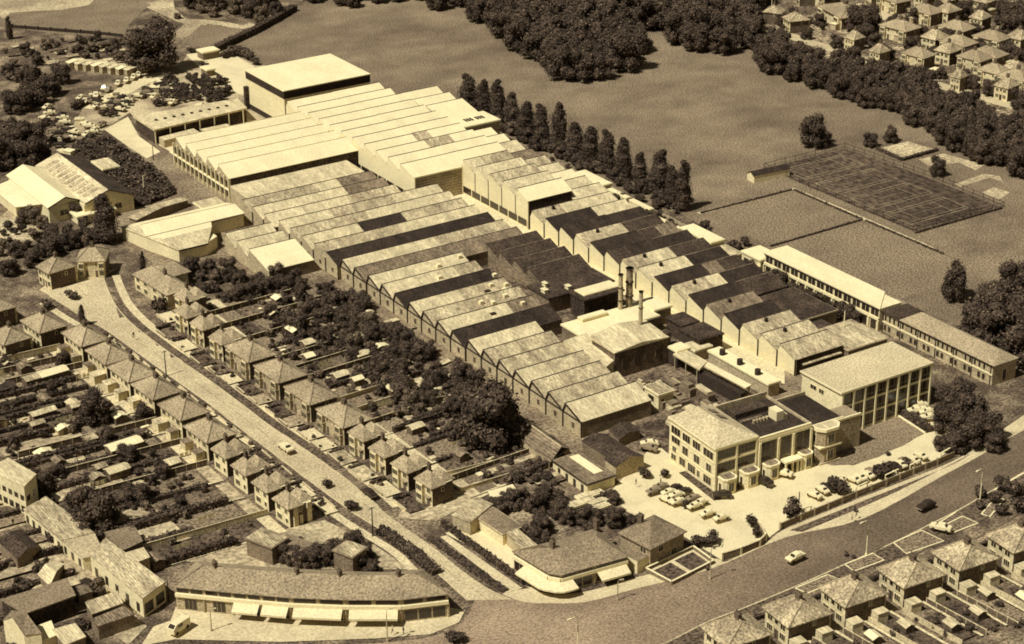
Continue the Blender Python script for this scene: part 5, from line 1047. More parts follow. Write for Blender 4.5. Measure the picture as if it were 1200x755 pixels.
for (u, v, L, who) in EAST:
    n = 2 if L > 8 else 1
    for k in range(n):
        w = 7.2 if n == 2 else 9.0; vb = v+1.2-(k+1)*w; garden(u+L*.0+9.0, u+36, vb, vb+w, (who if n == 1 else ('lower side of ' if k == 0 else 'upper side of ')+who), slope=-.04, trees=2)
for i, (u, v) in enumerate(SEC[:5]):
    for k in range(2):
        a = u-1+k*6.6; who = f'{"left" if k == 0 else "right"} half of the {ORD[i]} southern pair'
        fence([(a, v+1), (a+1.4, v+16)], 1.3, f'board fence behind the {who}', gr.choice((M_WOOD, M_WOODL)))
        ground('garden_lawn', [(a+.8, v+5), (a+5.4, v+5), (a+6.2, v+15), (a+1.8, v+15)], gr.choice((S_LAWN, S_LAWND, S_SOIL))); ground('garden_path', [(a+5.6, v+.5), (a+6.3, v+.5), (a+7.3, v+16), (a+6.6, v+16)], S_PATH)
        shed(a+gr.uniform(1, 3.5), v+gr.uniform(3, 11), 5, 2.2, 2.6, 2.0, gr.choice((M_WHITE, M_PALE, M_GREYR)), f'garden shed behind the {who}', 'garden sheds')
        b = MB(); t = thing('coal_bunker', f'pale flat outhouse against the back wall of the {who}', 'outhouse', a+1.2, v+.2, rot=4.6); b.box(0, 2.6, 0, 2.2, 0, 2.2); b.build('wall', M_RENDER, t); b = MB(); b.box(-.1, 2.7, -.05, 2.3, 2.2, 2.35); b.build('roof', M_PALE, t)
        for q in range(3): w = gr.uniform(1, 2.4); bush(a+gr.uniform(.5, 6), v+gr.uniform(2, 16), w, w*.9, f'garden bush behind the {who}', 'garden bushes')
        fh = [(a+.2, v-11.4), (a+5.6, v-11.2)]; hedge(fh, .8, 1.1, f'front hedge before the {who}', 'front hedges south of the main road', dens=3)
# front gardens: low walls, hedges and paved entries
for row, s in ((WEST, 1), (EAST, -1)):
    for (u, v, L, who) in row:
        n = 2 if L > 8 else 1; w = 6.0 if n == 2 else 7.6
        for k in range(n):
            vb = v-k*w*1.05-w+.4; ua = u+9.2 if s > 0 else u-1.6; ub = u+12.2 if s > 0 else u-5.6; h_ = ('lower side of ' if k == 0 else 'upper side of ') if n == 2 else ''
            ground('front_garden', [(ua, vb), (ub, vb), (ub, vb+w*.9), (ua, vb+w*.9)], gr.choice((S_PATH, S_SOIL, S_LAWND, S_SAND, S_PATH)))
            wall_run('front_wall', f'low wall before the {h_}{who}', [(ub, vb), (ub, vb+w*.72)], .7, gr.choice((M_WALLM, M_WALLB, M_RENDER)), M_CONC, .25, group='front garden walls')
            if gr.random() < .75: hedge([(ua, vb), (ub, vb)], .7, gr.uniform(.8, 1.5), f'hedge before the {h_}{who}', 'front garden hedges', dens=4)
            for q in range(gr.choice((1, 1, 2))): x = gr.uniform(.9, 1.9); bush(gr.uniform(min(ua, ub)+.5, max(ua, ub)-.5), gr.uniform(vb+.6, vb+w*.8), x, x, f'shrub before the {h_}{who}', 'front garden shrubs')
# ---------------------------------------------------------------- trees, scrub, hedges
def T(x, y, h, w, label, group=None, kinds=BROAD, dark=None): u, v = g(x, y); return tree(u, v, h, w, label, group, kinds, dark)
T(178, 84, 23, 24, 'very large round tree beside the car park, top left', dark=0)
T(12, 46, 9, 5, 'narrow dark conifer at the top left edge', kinds=POPL, dark=0)
for k, (x, y, h, w) in enumerate(((20,132,10,13),(40,122,10,13),(58,112,9,11),(72,98,9,10),(38,108,12,9))): T(x, y, h, w, 'dark tree in the belt left of the upper car park', 'tree belt left of the upper car park', dark=1)
for k, (x, y, h, w) in enumerate(((6,198,13,14),(22,178,12,14),(40,172,11,12),(36,196,12,13),(10,172,12,13),(50,190,9,9))): T(x, y, h, w, 'dark tree in the left edge clump above the old works', 'clump at the left edge', dark=0)
T(126, 284, 14.5, 13, 'tall dark clipped tree between the old gabled works and the lean-to', kinds=POPL, dark=1)
for k, (x, y, h, w) in enumerate(((28,262,6,6),(40,262,6.5,7),(50,268,5,5),(80,252,6,6),(92,256,6,6),(72,292,6,8),(58,300,7,9),(40,312,6,8),(22,300,6,8),(88,290,6,7),(98,282,5,6),(12,322,6,8),(60,282,6,7),(108,284,5,7))): T(x, y, h, w, 'leafy tree between the old works and street head', 'trees below the old gabled works')
T(578, 520, 19, 21, 'big round dark tree in front of the last saw-tooth bays', dark=0)
T(560, 505, 13, 13, 'lower shoulder tree to the left of the big round tree', dark=1)
T(952, 172, 13, 11, 'full round tree alone on the park field', dark=1); T(964, 172, 7, 7, 'low tree leaning against the lone field tree', dark=1)
T(1020, 172, 6, 6.5, 'left one of two small round trees at the field corner', dark=0); T(1043, 167, 6.5, 6.5, 'right one of two small round trees at the field corner', dark=0)
T(1098, 206, 8, 7, 'small dark tree among the pale beds beyond the courts', dark=0)
T(1117, 352, 14, 10, 'open-branched tree beside the second lawn', dark=4)
for k, (x, y, h, w) in enumerate(((1150,408,16,17),(1175,400,18,18),(1190,385,16,16),(1165,380,15,15),(1192,425,15,15),(1140,395,10,11),(1188,352,14,13),(1205,400,16,16))): T(x, y, h, w, 'dark tree in the mass behind the two-storey offices', 'tree mass right of the canteen', dark=0)
for k, (x, y, h, w) in enumerate(((1110,506,9,10),(1131,523,9.5,11),(1154,517,9,10.5),(1140,498,10.5,11.5),(1114,485,9,9.5),(1165,528,6,7.5),(1105,527,4.5,6),(1128,476,8.5,9.5),(1120,530,6,7))): T(x, y, h, w, 'spreading tree in the group right of the office drive', 'trees right of the office drive', dark=(1, 0, 1, 2)[k % 4])
PX = [(552,85),(568,91),(585,97),(602,103),(618,112),(637,117),(656,123),(675,133),(693,145),(713,150),(733,158),(752,167),(773,175),(790,186),(802,192)]
for k, (x, y) in enumerate(PX):
    T(x-2, y+50+k*.3, 14.2+rnd.uniform(-2.4, 1.8), 10.5+rnd.uniform(-1.5, 2), f'poplar, {ORD[k]} from the halls in the row along the field', 'poplar row along the field', POPL)
for k in range(26):
    f = k/25; x, y = 566+f*228+rnd.uniform(-4, 4), 143+f*102+rnd.uniform(-3, 4); h = rnd.uniform(3, 6.5); T(x, y, h, h*1.15, 'low leafy tree at the feet of the poplars', 'undergrowth below the poplars')
for k in range(26):
    u, v = rnd.uniform(30, 37), rnd.uniform(-40, 62); h = rnd.uniform(2, 4); tree(u, v, h, h*1.2, 'shrubby tree between workshops and poplars', 'shrubs along the works edge', dark=rnd.choice((0, 1, 3)))
for k in range(22):
    u, v = rnd.uniform(29.5, 35.2), rnd.uniform(60, 102); h = rnd.uniform(3.5, 6); tree(u, v, h, h*1.2, 'dark tree between the sooty workshops and the canteen', 'trees in front of the canteen', dark=rnd.choice((0, 1)))
woods = [('tree in the wood jutting into the field', 'wood jutting into the field', [(548,22),(575,-14),(748,-14),(752,60),(738,84),(700,100),(668,98),(640,84),(600,58)], 9.5, (12, 17)),
         ('tree in dark wood at field top', 'wood at the top of the field', [(748,-14),(905,-14),(880,40),(886,78),(860,74),(835,66),(805,64),(778,44),(756,34)], 9.5, (12, 17)),
         ('tree in the belt before the far houses', 'tree belt right of the field', [(868,46),(905,54),(936,68),(972,78),(1013,90),(1049,97),(1084,104),(1104,128),(1131,132),(1167,150),(1215,156),(1215,215),(1180,202),(1130,184),(1085,160),(1040,138),(1000,126),(955,107),(900,86)], 7.0, (8, 12)),
         ('thin tree in the top left copse', 'copse along the top edge', [(350,6),(375,-12),(560,-14),(548,12),(520,14),(470,4),(420,10)], 9.0, (7, 11))]
def pix(u, v, z=0.0):
    p = W(u, v, z)-Vector((0, 0, CAMH)); k = p.dot(FW); return 600+FPX*p.dot(CR)/k, 377.5-FPX*p.dot(CU)/k, FPX/k
for lab, gp, poly, gap, (h0, h1) in woods:
    pts = fill(G(*poly), gap); q = [pix(*p) for p in pts]
    for i, (u, v) in enumerate(pts):
        ahead = sum(1 for k in q if abs(k[0]-q[i][0]) < 17 and 2 < k[1]-q[i][1] < 60)
        h = rnd.uniform(h0, h1); tree(u, v, h, h*rnd.uniform(.9, 1.15), lab+(', front rank' if ahead == 0 else ', second rank'), gp, dark=rnd.choice((0, 1, 1, 3, 4)), stuff=ahead > 1)
for x, y, h, w in ((1005,40,13,13),(1018,34,13,13),(1010,50,9,11),(1000,30,11,11),(1178,72,9,10),(1185,48,15,13),(1195,40,15,14),(1178,30,12,12),(1200,84,11,12),(1148,62,6,8),(1075,78,5,6),(1102,92,5,6),(1140,104,6,7),(1070,26,8,9),(1130,22,9,10),(868,26,13,13),(882,14,12,12),(916,30,6,7),(1110,48,6,7),(1135,72,6,7),(1198,130,10,11),(1160,112,7,8),(945,46,5,6),(1000,70,7,8),(1040,70,6,7),(1120,126,6,7),(930,22,6,7),(960,30,6,7),(1026,56,7,8),(1046,34,7,8),(1068,60,7,8),(1094,70,6,7),(1118,64,7,8),(1140,44,7,8),(1162,94,7,8),(1186,104,7,8),(1150,20,7,8),(1098,18,7,8),(1080,44,6,7),(980,56,6,7),(1190,74,7,8),(1128,96,6,7),(1104,56,6,7),(1066,92,6,7)):
    T(x, y, h, w, 'garden tree between the far houses', 'trees among the far houses', dark=rnd.choice((0, 1, 3)))
for x, y, h, w in ((225,10,9,9),(240,14,9,10),(258,10,9,9),(275,16,8,8),(292,20,9,9),(306,26,8,8),(250,20,5,6),(318,12,11,11),(300,6,10,10),(325,20,8,8),(208,22,3,4),(280,4,9,9)):
    T(x, y, h, w, 'loose garden tree by the track junction at the top', 'trees by the top track', dark=rnd.choice((1, 2, 4, 5)))
hedge(G((250,62),(275,50),(300,38),(325,24),(345,12)), 3.0, 2.6, 'ragged dark hedge climbing along the field edge at top left', dens=3)
for x, y, h in ((262,68,3),(272,66,4),(284,66,4.5),(292,70,4.5),(224,62,2.5),(300,76,3)): u, v = g(x, y); bush(u, v, h*1.6, h, 'dark bush between the white apron and the field', 'bushes above the white apron', 0)
# car-park shrubs, allotments on the left
for k in range(46):
    x, y = rnd.choice(((200,105),(215,112),(222,104),(205,96),(228,118),(238,112),(250,120),(262,112),(190,122),(178,118),(170,112),(258,100),(246,92),(236,86),(140,118),(130,122),(182,128),(100,120),(92,128),(60,150)))
    u, v = g(x+rnd.uniform(-7, 7), y+rnd.uniform(-4, 4)); w = rnd.uniform(2.5, 5); bush(u, v, w, w*.8, 'dark shrub in the beds of the upper car park', 'car park shrubs', rnd.choice((0, 2, 3, 5)))
for q in (((178,104),(198,92),(232,118),(214,124),(196,118)), ((222,104),(240,108),(266,116),(248,120),(232,112)), ((215,92),(226,90),(262,112),(256,114)), ((118,138),(140,116),(152,116),(150,128),(128,142))):
    for (u, v) in fill(G(*q), 2.5): w = rnd.uniform(2.4, 4); bush(u, v, w, w*.8, 'dark shrub massed in the planted beds of the upper yard', 'planted beds of the upper yard', rnd.choice((0, 2, 3)))
for k in range(70):
    u, v = rnd.uniform(30.5, 46), rnd.uniform(-60, 62); w = rnd.uniform(2, 4.2)
    if not (33 < u < 39 and 26 < v < 53): bush(u, v, w, w*.8, 'dark shrub on the bank under the poplars', 'shrubs under the poplars', rnd.choice((0, 2, 3, 5)))
for k in range(60):
    x, y = rnd.uniform(-5, 118), rnd.uniform(262, 326); u, v = g(x, y)
    if not (y > 300 and x > 30): w = rnd.uniform(2, 4.5); bush(u, v, w, w*.9, 'bush in the rough strip below the old works', 'bushes below the old works')
for k in range(70):
    x, y = rnd.uniform(6, 150), rnd.uniform(48, 100)
    if 70 < x < 155 and 70 < y: continue
    u, v = g(x, y); w = rnd.uniform(2, 5); bush(u, v, w, w*rnd.uniform(.7, 1), 'bush on the allotments at the upper left', 'allotment bushes')
for k in range(24):
    x, y = rnd.uniform(6, 140), rnd.uniform(46, 78); u, v = g(x, y); ground('allotment_bed', [(u, v), (u+rnd.uniform(3, 8), v), (u+rnd.uniform(3, 8), v+rnd.uniform(2, 4)), (u, v+3)], rnd.choice((S_SAND, S_SOIL, S_LAWND, S_SAND)))
for k in range(8):
    u, v = g(78+k*9.6, 80+k*1.2); shed(u, v, -4, 6.5, 2.6, 2.4, M_PALE if k % 3 else M_WHITE, f'open-ended lock-up in the row of eight above the car park, {ORD[k]} from the left', 'lock-ups above the car park', 'lock_up', M_MIDR)
for x, y, h, w in ((30,62,5,6),(55,58,5,6),(90,62,4,6),(110,60,4,6),(130,64,4,6),(45,76,5,6),(115,48,5,4),(10,88,6,7),(24,96,6,7),(140,72,5,6)): T(x, y, h, w, 'small tree on the upper-left allotments', 'trees on the allotments')
t = wall_run('field_fence', 'long dark post fence below the rough field at top left', G((15,33),(60,36.5),(112,40.5),(145,44)), 1.3, M_PIPE, None, .15, posts=6, cat='fence')
t = thing('court_fence', 'dark post and rail fence round the tennis courts', 'fence', 90.6, -2.6); K = [(0,0),(33.2,.2),(36.6,32.6),(36.8,66),(1,65.2),(0,0)]
for i in range(5):
    A_, B_ = Vector(K[i]), Vector(K[i+1]); b = MB(); b.bar((*A_, 1.6), (*B_, 1.6), .1); b.bar((*A_, .5), (*B_, .5), .08); b.build('rail', M_PIPE, t); n = int((B_-A_).length/4)
    for k in range(n): q = A_.lerp(B_, k/n); b = MB(); b.bar((*q, 0), (*q, 1.8), .12); b.build('post', M_PIPE, t)
hedge([(50,16.6),(68,16.8),(85,17)], .6, .5, 'thin hedge along the top of the first sports lawn', dens=2.5)
hedge([(50.2,48.2),(68,47.9),(85.4,47.6)], .6, .5, 'thin hedge dividing the two sports lawns', dens=2.5)
hedge([(85.4,17.4),(85.8,47.4)], .6, .5, 'thin hedge beside the field path, upper length', dens=2.5); hedge([(86,48.6),(86.6,80)], .6, .5, 'thin hedge beside the field path, lower length', dens=2.5)
hedge([(91,64),(108,64),(126,64)], 1.0, .7, 'dark hedge along the lower end of the tennis courts', dens=2.5)
hedge([g(1000+x/3.775, y/3.775) for x, y in ((105,662),(215,712),(372,668))], 1.2, 1.0, 'low hedge round the pale bed beyond the courts', dens=2.5)
# the dark scrub plot: far too thick to count
poly = [(-83,-145),(-73,-153),(-66.5,-135),(-64,-122),(-62.5,-100),(-64,-88),(-64,-80),(-72,-76),(-80,-80),(-88,-92),(-96,-112),(-92,-128)]
poly = G((84,176),(104,160),(130,166),(152,180),(178,197),(196,214),(206,228),(176,240),(148,246),(132,236),(112,214),(92,190))
b = MB(); r = random.Random(5)
b.prism(poly, 0, .7)
us = [p[0] for p in poly]; vs = [p[1] for p in poly]
n = 0
while n < 9000:
    p = (r.uniform(min(us), max(us)), r.uniform(min(vs), max(vs)))
    if not inside(p, poly): continue
    n += 1; hgt = .8+1.6*abs(math.sin(p[0]*.35+1)*math.cos(p[1]*.31)); c = Vector((p[0], p[1], r.uniform(.5, 1)*hgt)); nn = Vector((r.uniform(-.8, .8), r.uniform(-.8, .8), 1)).normalized(); t1 = nn.orthogonal().normalized(); t1.rotate(Matrix.Rotation(r.uniform(0, 6), 3, nn)); t2 = nn.cross(t1); s = r.uniform(.3, .6)
    b.face([c+t1*s, c+t2*s, c-t1*s, c-t2*s], r.choice((0, 0, 0, 1)))
tag(b.build('undergrowth', [M_LEAF, M_LEAF2], at=(poly[0][0], poly[0][1], 0)), 'dark scrub filling the plot between the old works and the big white shed', 'scrub', kind='stuff')
# orchard belt behind the eastern gardens
for k in range(16):
    v = rnd.uniform(-4, 78); h = rnd.uniform(3, 6); tree(rnd.uniform(-71, -66.5), v, h, h*1.15, f'dark tree against the works lane, level with {ORD[min(23, int((v+56)/7.08))]} saw-tooth bay', 'trees along the works lane', dark=rnd.choice((0, 1, 3)))
for k in range(16):
    u, v = rnd.uniform(-104, -84), rnd.uniform(-34, -2); h = rnd.uniform(2.5, 5.5); tree(u, v, h, h*1.2, 'dark tree below the small white-roofed bays', 'trees below the small bays', dark=rnd.choice((0, 1, 3)))
orch = G((236,338),(256,318),(300,318),(345,332),(385,350),(440,386),(500,416),(540,440),(556,474),(540,508),(500,492),(455,455),(420,432),(380,404),(330,384),(290,372))
for k in range(40):
    u, v = rnd.uniform(-92, -68), rnd.uniform(-2, 108); L = rnd.uniform(4, 12)
    if inside((u, v), orch): ground('garden_bed', [(u, v), (u+L, v-.4), (u+L, v+rnd.uniform(1, 3)), (u, v+2.4)], rnd.choice((S_SAND, S_LAWN, S_SOIL, S_PATH)))
for (u, v) in fill(orch, 4.4):
    if rnd.random() < .54:
        h = rnd.uniform(2.6, 6.8); k = max(0, min(23, int((v+56)/7.08))); c_ = rnd.choice((0, 1, 1, 3, 4, 5))
        tree(u, v, h, h*rnd.uniform(1, 1.4), f"{'low' if h < 4 else 'tall' if h > 5.6 else 'mid-height'} {'pale' if c_ == 5 else 'dark'} tree in overgrown gardens, level with {ORD[k]} saw-tooth bay", 'overgrown gardens beside the works', dark=c_)
for k in range(90):
    f = rnd.random(); x, y = 300+f*230+rnd.uniform(-35, 35), 372+f*120+rnd.uniform(-25, 30); u, v = g(x, y)
    if u > -66 or u < -100: continue
    w = rnd.uniform(1.6, 3.6); bush(u, v, w, w*.9, 'bush in the gardens between street and works', 'bushes in the eastern gardens')
for x, y, lab in ((404,345,'round white water tank in the overgrown gardens'),):
    u, v = g(x, y); t = thing('water_tank', 'round white tank in the overgrown gardens by the lane', 'tank', -68.5, 27); b = MB(); b.tube([(0,0,0),(0,0,2.2)], 1.1, 12); b.build('shell', M_TRIM, t); b = MB(); b.tube([(0,0,2.2),(0,0,2.5)], [1.2, .3], 12); b.build('lid', M_WALLW, t)
fence([(-72, 30), (-66.5, 39)], 1.6, 'bright slanting white fence panel beside the works lane', M_TRIM, None)
for x, y, h, w, lab in ((110,496,10,10.5,'large dark garden tree in the middle of the western gardens'),(112,622,13,14,'very large dark tree behind the lane workshops'),(96,612,9,9,'tree at the left flank of the big tree behind the workshops'),(168,492,5,6,'dark tree beside the white shed roof in the western gardens'),(75,430,5,6,'small dark tree high in the western gardens'),(150,540,5,7,'dark tree low in the western gardens'),(160,590,6,8,'spreading dark tree beside the parade yard gardens'),(190,560,5,6,'dark tree below the sixth hipped pair'),(48,580,6,6,'round tree beside the tall pale building'),(128,520,5,6,'round-headed tree near the vegetable beds'),(68,560,4,5,'small tree left of the very large one')):
    T(x, y, h, w, lab, dark=rnd.choice((0, 1)))
for k in range(60):
    x, y = rnd.uniform(8, 300), rnd.uniform(400, 640); u, v = g(x, y)
    if not (-205 < u < -143): continue
    w = rnd.uniform(1.4, 3.4); bush(u, v, w, w*rnd.uniform(.6, 1), 'bush on the far plots of the western gardens', 'bushes on the western plots')
# far western plots: beds, frames and hedges running the same way as the gardens
for k in range(26):
    v0 = -5+k*5.1; u0 = -181-rnd.uniform(0, 3); 
    ground('allotment_bed', [(u0, v0-2), (u0-rnd.uniform(8, 18), v0-3), (u0-16, v0+.6), (u0, v0+1.4)], rnd.choice((S_SAND, S_SOIL, S_LAWND, S_LAWN, S_SOIL)))
    if k % 2: hedge([(u0+1, v0+2), (u0-10, v0+1.4), (u0-22, v0+.8)], 1.2, rnd.uniform(1, 2), f'dark hedge across the far plots west of the gardens, {ORD[k//2]} from the top', 'hedges on the far western plots', dens=2.5)
for k, (x, y, w, d) in enumerate(((74,437,7,3.4),(160,520,8,3.6),(48,445,5,3),(146,552,5,3),(62,485,6,2.4),(98,478,4,2.4),(205,545,4.5,3),(120,606,5,2),(12,455,5,4))):
    u, v = g(x, y); shed(u, v, 86, d, w, 2.1, (M_WHITE, M_WHITE, M_MIDR, M_PALE, M_PALE, M_MIDR, M_PALE, M_MIDR, M_SOOT)[k], ('long white shed roof left of the large garden tree','long white shed roof in the lower western gardens','dull shed roof near the left edge','pale shed below the white roof','pale low frame by the vegetable beds','weathered shed by the large garden tree','pale-roofed shed behind the seventh house','low grey shed by the big tree','dark shed at the left edge of the gardens')[k], 'large sheds in the western gardens')
for k in range(9):
    x, y = (60+k*8, 505-k*2.6); u, v = g(x, y); b = MB(); t = thing('bean_row', f'row of pale bean sticks, {ORD[k]} along the vegetable bed', 'bean sticks', u, v, group='bean rows in the western gardens')
    for q in range(5): b.bar((0, q*.6-1.2, 0), (.3, q*.6-1.2, 1.9), .09); b.bar((.6, q*.6-1.2, 0), (.3, q*.6-1.2, 1.9), .09)
    o = b.build('stick', M_WOODL, t); o['kind'] = 'stuff'
# strips of vegetation round the parade, the corner shop and the street mouth
for x, y, h, w in ((340,660,5.5,6),(356,664,5,6.5),(372,662,5.5,6.5),(388,660,6,7),(402,655,6,7),(414,644,5.5,6),(424,668,4.5,5.5),(436,672,3.6,4.5),(428,656,4.5,5.5),(348,644,3.6,5)): T(x, y, h, w, 'dense dark tree in the thicket behind the parade', 'thicket behind the parade', dark=rnd.choice((0, 1)))
kerb('lawn_kerb', G((1050,486),(1084,508)), .5, .25, M_TRIM)
hedge(G((1058,485),(1074,495),(1090,507)), 2.2, 1.5, 'dark shrub bed between the office lawn and the parked white cars', dens=3)
hedge(G((446,624),(470,640),(498,662),(512,674)), 2.6, 1.4, 'dark flowering hedge strip along the street near its mouth', dens=4)
for x, y in ((452,626),(462,634),(478,645),(492,652)): u, v = g(x, y); bush(u, v, 3.2, 2.2, 'round shrub in the hedge strip near the street mouth', 'shrubs near the street mouth', rnd.choice((0, 1)))
hedge(G((518,616),(545,636),(575,657),(606,680),(622,688)), 1.0, 1.7, 'straight dark hedge in front of the shop yard, street side', dens=4)
hedge(G((505,632),(530,650),(560,672),(592,694)), 1.9, .5, 'low dark planted verge along the street mouth', dens=4)
for x, y, w, h, lab in ((383,572,3,2.6,'dark round street shrub before the third small house'),(411,598,4,2.8,'dark round street shrub by the lone telegraph pole'),(532,752,5,2.6,'dark bush at the bottom edge beside the parade pavement'),(86,350,5,2.6,'very dark low shrub mass at the street head'),(188,366,5.5,4.5,'dark full shrub before the upper small houses'),(57,362,4,3,'flowering shrub beside the set-back pair'),(930,607,6,4.6,'broad dark bush behind the forecourt fence'),(983,578,6,4.4,'broad dark bush among the parked cars on the forecourt'),(1036,560,6,4,'low broad bush by the fence near the drive'),(1062,549,3.4,2.6,'small shrub among the cars near the drive'),(880,618,3,3.6,'upright dark shrub at the forecourt gate'),(887,630,2.6,3,'lower shrub at the forecourt gate'),(834,640,5,3.4,'round bush at the corner of the forecourt'),(818,640,4,3,'dark bush behind the walled plot'),(988,518,5,6,'dark shrub against the link to the modern office'),(978,508,5,6,'climbing shrub at the corner of the modern office'),(1040,534,1.6,1.2,'single dark shrub on the office lawn'),(802,597,2.4,3,'dark cypress among the parked cars of the forecourt'),(755,560,3.5,3,'dark shrub at the corner of the front office'),(778,560,3,2.6,'shrub below the office side wall')):
    u, v = g(x, y); bush(u, v, w, h, lab, None, rnd.choice((0, 2)))
T(98, 382, 6, 3.6, 'small conifer between the first pair and the street head', kinds=POPL, dark=2); T(168, 322, 7, 3.2, 'dark cypress right of the house closing the street', kinds=POPL, dark=2)
for k in range(34):
    x, y = rnd.choice(((640,588),(625,600),(655,604),(668,612),(690,616),(705,600),(720,612),(600,598),(585,604),(640,620),(632,636),(715,585),(725,572),(700,625),(650,585),(610,585),(738,606),(748,622))); u, v = g(x+rnd.uniform(-8, 8), y+rnd.uniform(-6, 6)); h = rnd.uniform(2.4, 5.6); tree(u, v, h, h*1.15, 'leafy tree in the garden behind the corner shop', 'trees behind the corner shop', dark=rnd.choice((0, 1, 3, 4)))
for k in range(40):
    f = rnd.random(); x, y = 560+f*110+rnd.uniform(-30, 25), 540+f*20+rnd.uniform(-22, 22); u, v = g(x, y)
    if u > -76: continue
    w = rnd.uniform(1.5, 3.6); bush(u, v, w, w*.8, 'bush in the plots below the long dark shed', 'bushes below the long shed')
for k in range(9):
    x, y = 560+k*9, 552+k*2; u, v = g(x, y); ground('garden_bed', [(u, v), (u+14, v-.6), (u+14, v+1.6), (u, v+2.4)], (S_LAWND, S_SAND, S_SOIL)[k % 3])
for k, (a, c) in enumerate((((520,560),(600,540)),((540,578),(625,552)),((600,560),(655,545)))): fence(G(a, c), 1.3, f'pale fence across the plots below the long dark shed, {ORD[k]} from the top', M_WOODL)
for k in range(30):
    x, y = rnd.choice(((30,645),(20,665),(40,655),(50,668),(12,680),(28,690),(85,672),(75,715),(95,728),(60,712),(110,690))); u, v = g(x+rnd.uniform(-8, 8), y+rnd.uniform(-6, 6)); w = rnd.uniform(1.4, 3); bush(u, v, w, w*.9, 'bush among the sheds of the bottom left corner', 'bushes at the bottom left')
for k in range(30):
    x, y = rnd.uniform(900, 1195), rnd.uniform(700, 752); u, v = g(x, y)
    if v < 212: continue
    w = rnd.uniform(1, 2.6); bush(u, v, w, w*.8, 'garden bush at the bottom right edge', 'bushes at the bottom right')
for x, y, w, h in ((1150,582,4,2.5),(1165,590,4,3),(1176,575,5,4),(1188,585,5,5),(1172,604,4,3),(1195,600,5,4),(1150,596,3,2)): u, v = g(x, y); bush(u, v, w, h, 'dark shrub beside the far end of the grass plots', 'shrubs at the right end of the road', 0)
for x, y in ((992,652),(1000,655),(830,668),(1002,600)): u, v = g(x, y); bush(u, v, 1.5, 1.1, 'tiny dark shrub at the road edge', 'tiny road edge shrubs', 0)

# ---------------------------------------------------------------- cars
def make_car(paint, name='parked_car'):
    t = thing(name, 'x', 'car')
    prof = [(-2.05,.35),(-2.1,.72),(-1.75,.88),(-.95,.92),(-.55,1.38),(.75,1.42),(1.25,.98),(1.95,.88),(2.1,.62),(2.05,.35)]
    b = MB(); n = len(prof); A = []; B_ = []
    for u, z in prof: w = .80 if z < 1.0 else .62; A.append((u, -w, z)); B_.append((u, w, z))
    b.mesh(A+B_, [tuple(range(n)), tuple(range(n, 2*n))]+[(i,(i+1)%n,n+(i+1)%n,n+i) for i in range(n)]); b.build('body', paint, t)
    b = MB()
    for s in (-1, 1): b.face([(-.72,s*.735,.97),(-.48,s*.635,1.33),(.68,s*.635,1.36),(1.05,s*.735,1.0)])
    b.face([(-.98,-.6,.95),(-.98,.6,.95),(-.62,.5,1.36),(-.62,-.5,1.36)]); b.face([(1.28,-.6,1.0),(1.28,.6,1.0),(.86,.5,1.38),(.86,-.5,1.38)]); b.build('window', M_GLASS, t)
    for u in (-1.3, 1.3):
        for s in (-1, 1): b = MB(); b.tube([(u, s*.62, .31), (u, s*.82, .31)], .31, 10); b.build('wheel', M_TYRE, t)
    for u in (-2.12, 2.12): b = MB(); b.box(u-.05, u+.05, -.75, .75, .36, .48); b.build('bumper', M_CARG if paint is not M_CARG else M_CARW, t)
    return t
CARS = {'w': Stock(make_car(M_CARW)), 'g': Stock(make_car(M_CARG)), 'd': Stock(make_car(M_CARD))}
TONEW = {'w': 'white', 'g': 'grey', 'd': 'black'}
def car(x, y, rot, k, label, group=None, s=1.0):
    u, v = g(x, y); o = place(CARS[k].get(), u, v, LAYER[0]+.01, rot, s, label, group); return o
row = [(953.7,587,'w'),(969.6,578,'d'),(963,581,'w'),(999.7,569,'w'),(1007,566,'w'),(1015.5,563.5,'w'),(1022,560,'g'),(1047,553,'d'),(1054,551,'w'),(1061,548,'g'),(1070,546,'w'),(1078,541,'w')]
for k, (x, y, c) in enumerate(row): car(x, y-2, 84+rnd.uniform(-8, 8), c, f'{TONEW[c]} car nosed to the forecourt fence, {ORD[k]} in the row from the gate', 'cars parked along the forecourt fence', s=.9)
grp = [(765.7,580.5,5,'g'),(774.6,575,15,'g'),(790.7,577,2,'d'),(783.7,582,5,'w'),(780,590,80,'w'),(793.2,585,10,'w'),(801.7,581,5,'d'),(794.3,593,5,'w'),(812.3,589,5,'g'),(820.8,594,0,'w'),(814,598,2,'w'),(829.2,607,5,'w'),(845,612,5,'w')]
for k, (x, y, rot, c) in enumerate(grp): car(x, y, rot, c, f'{TONEW[c]} car in the loose cluster on the open forecourt, {ORD[k]} from the office end', 'cars clustered on the forecourt', s=.86)
car(894.5, 569, 80, 'd', 'dark car drawn up at the office bay windows', s=1.1); car(918, 560, 60, 'w', 'light car before the office entrance porch'); car(846, 585, 30, 'd', 'dark car at the corner of the front office')
car(761, 525, 30, 'w', 'white car behind the front office, in the works yard')
for k, (x, y) in enumerate(((1069,478.4),(1077,480),(1081,486),(1087,488),(1089,494),(1073,486))): car(x, y, rnd.uniform(20, 40), 'w', f'white car beside the modern office, {ORD[k]} of the six', 'cars beside the modern office')
car(932, 659, -4, 'w', 'white car driving on the main road', s=1.1); car(1085, 598, -4, 'd', 'black car driving on the main road', s=1.1); car(1102, 624, 60, 'w', 'white car standing on a drive between two grass plots', s=1.1)
car(335, 530, 86, 'w', 'white car parked in the side street', s=1.1); car(433, 583, 88, 'd', 'dark car with a light roof near the street mouth', s=1.0); car(760, 530, 60, 'g', 'grey car by the works gate')
car(118, 672, 84, 'g', 'grey car by the stained flat-roofed building'); car(104, 690, 80, 'd', 'black car in the lower lane')
zz = 5.99
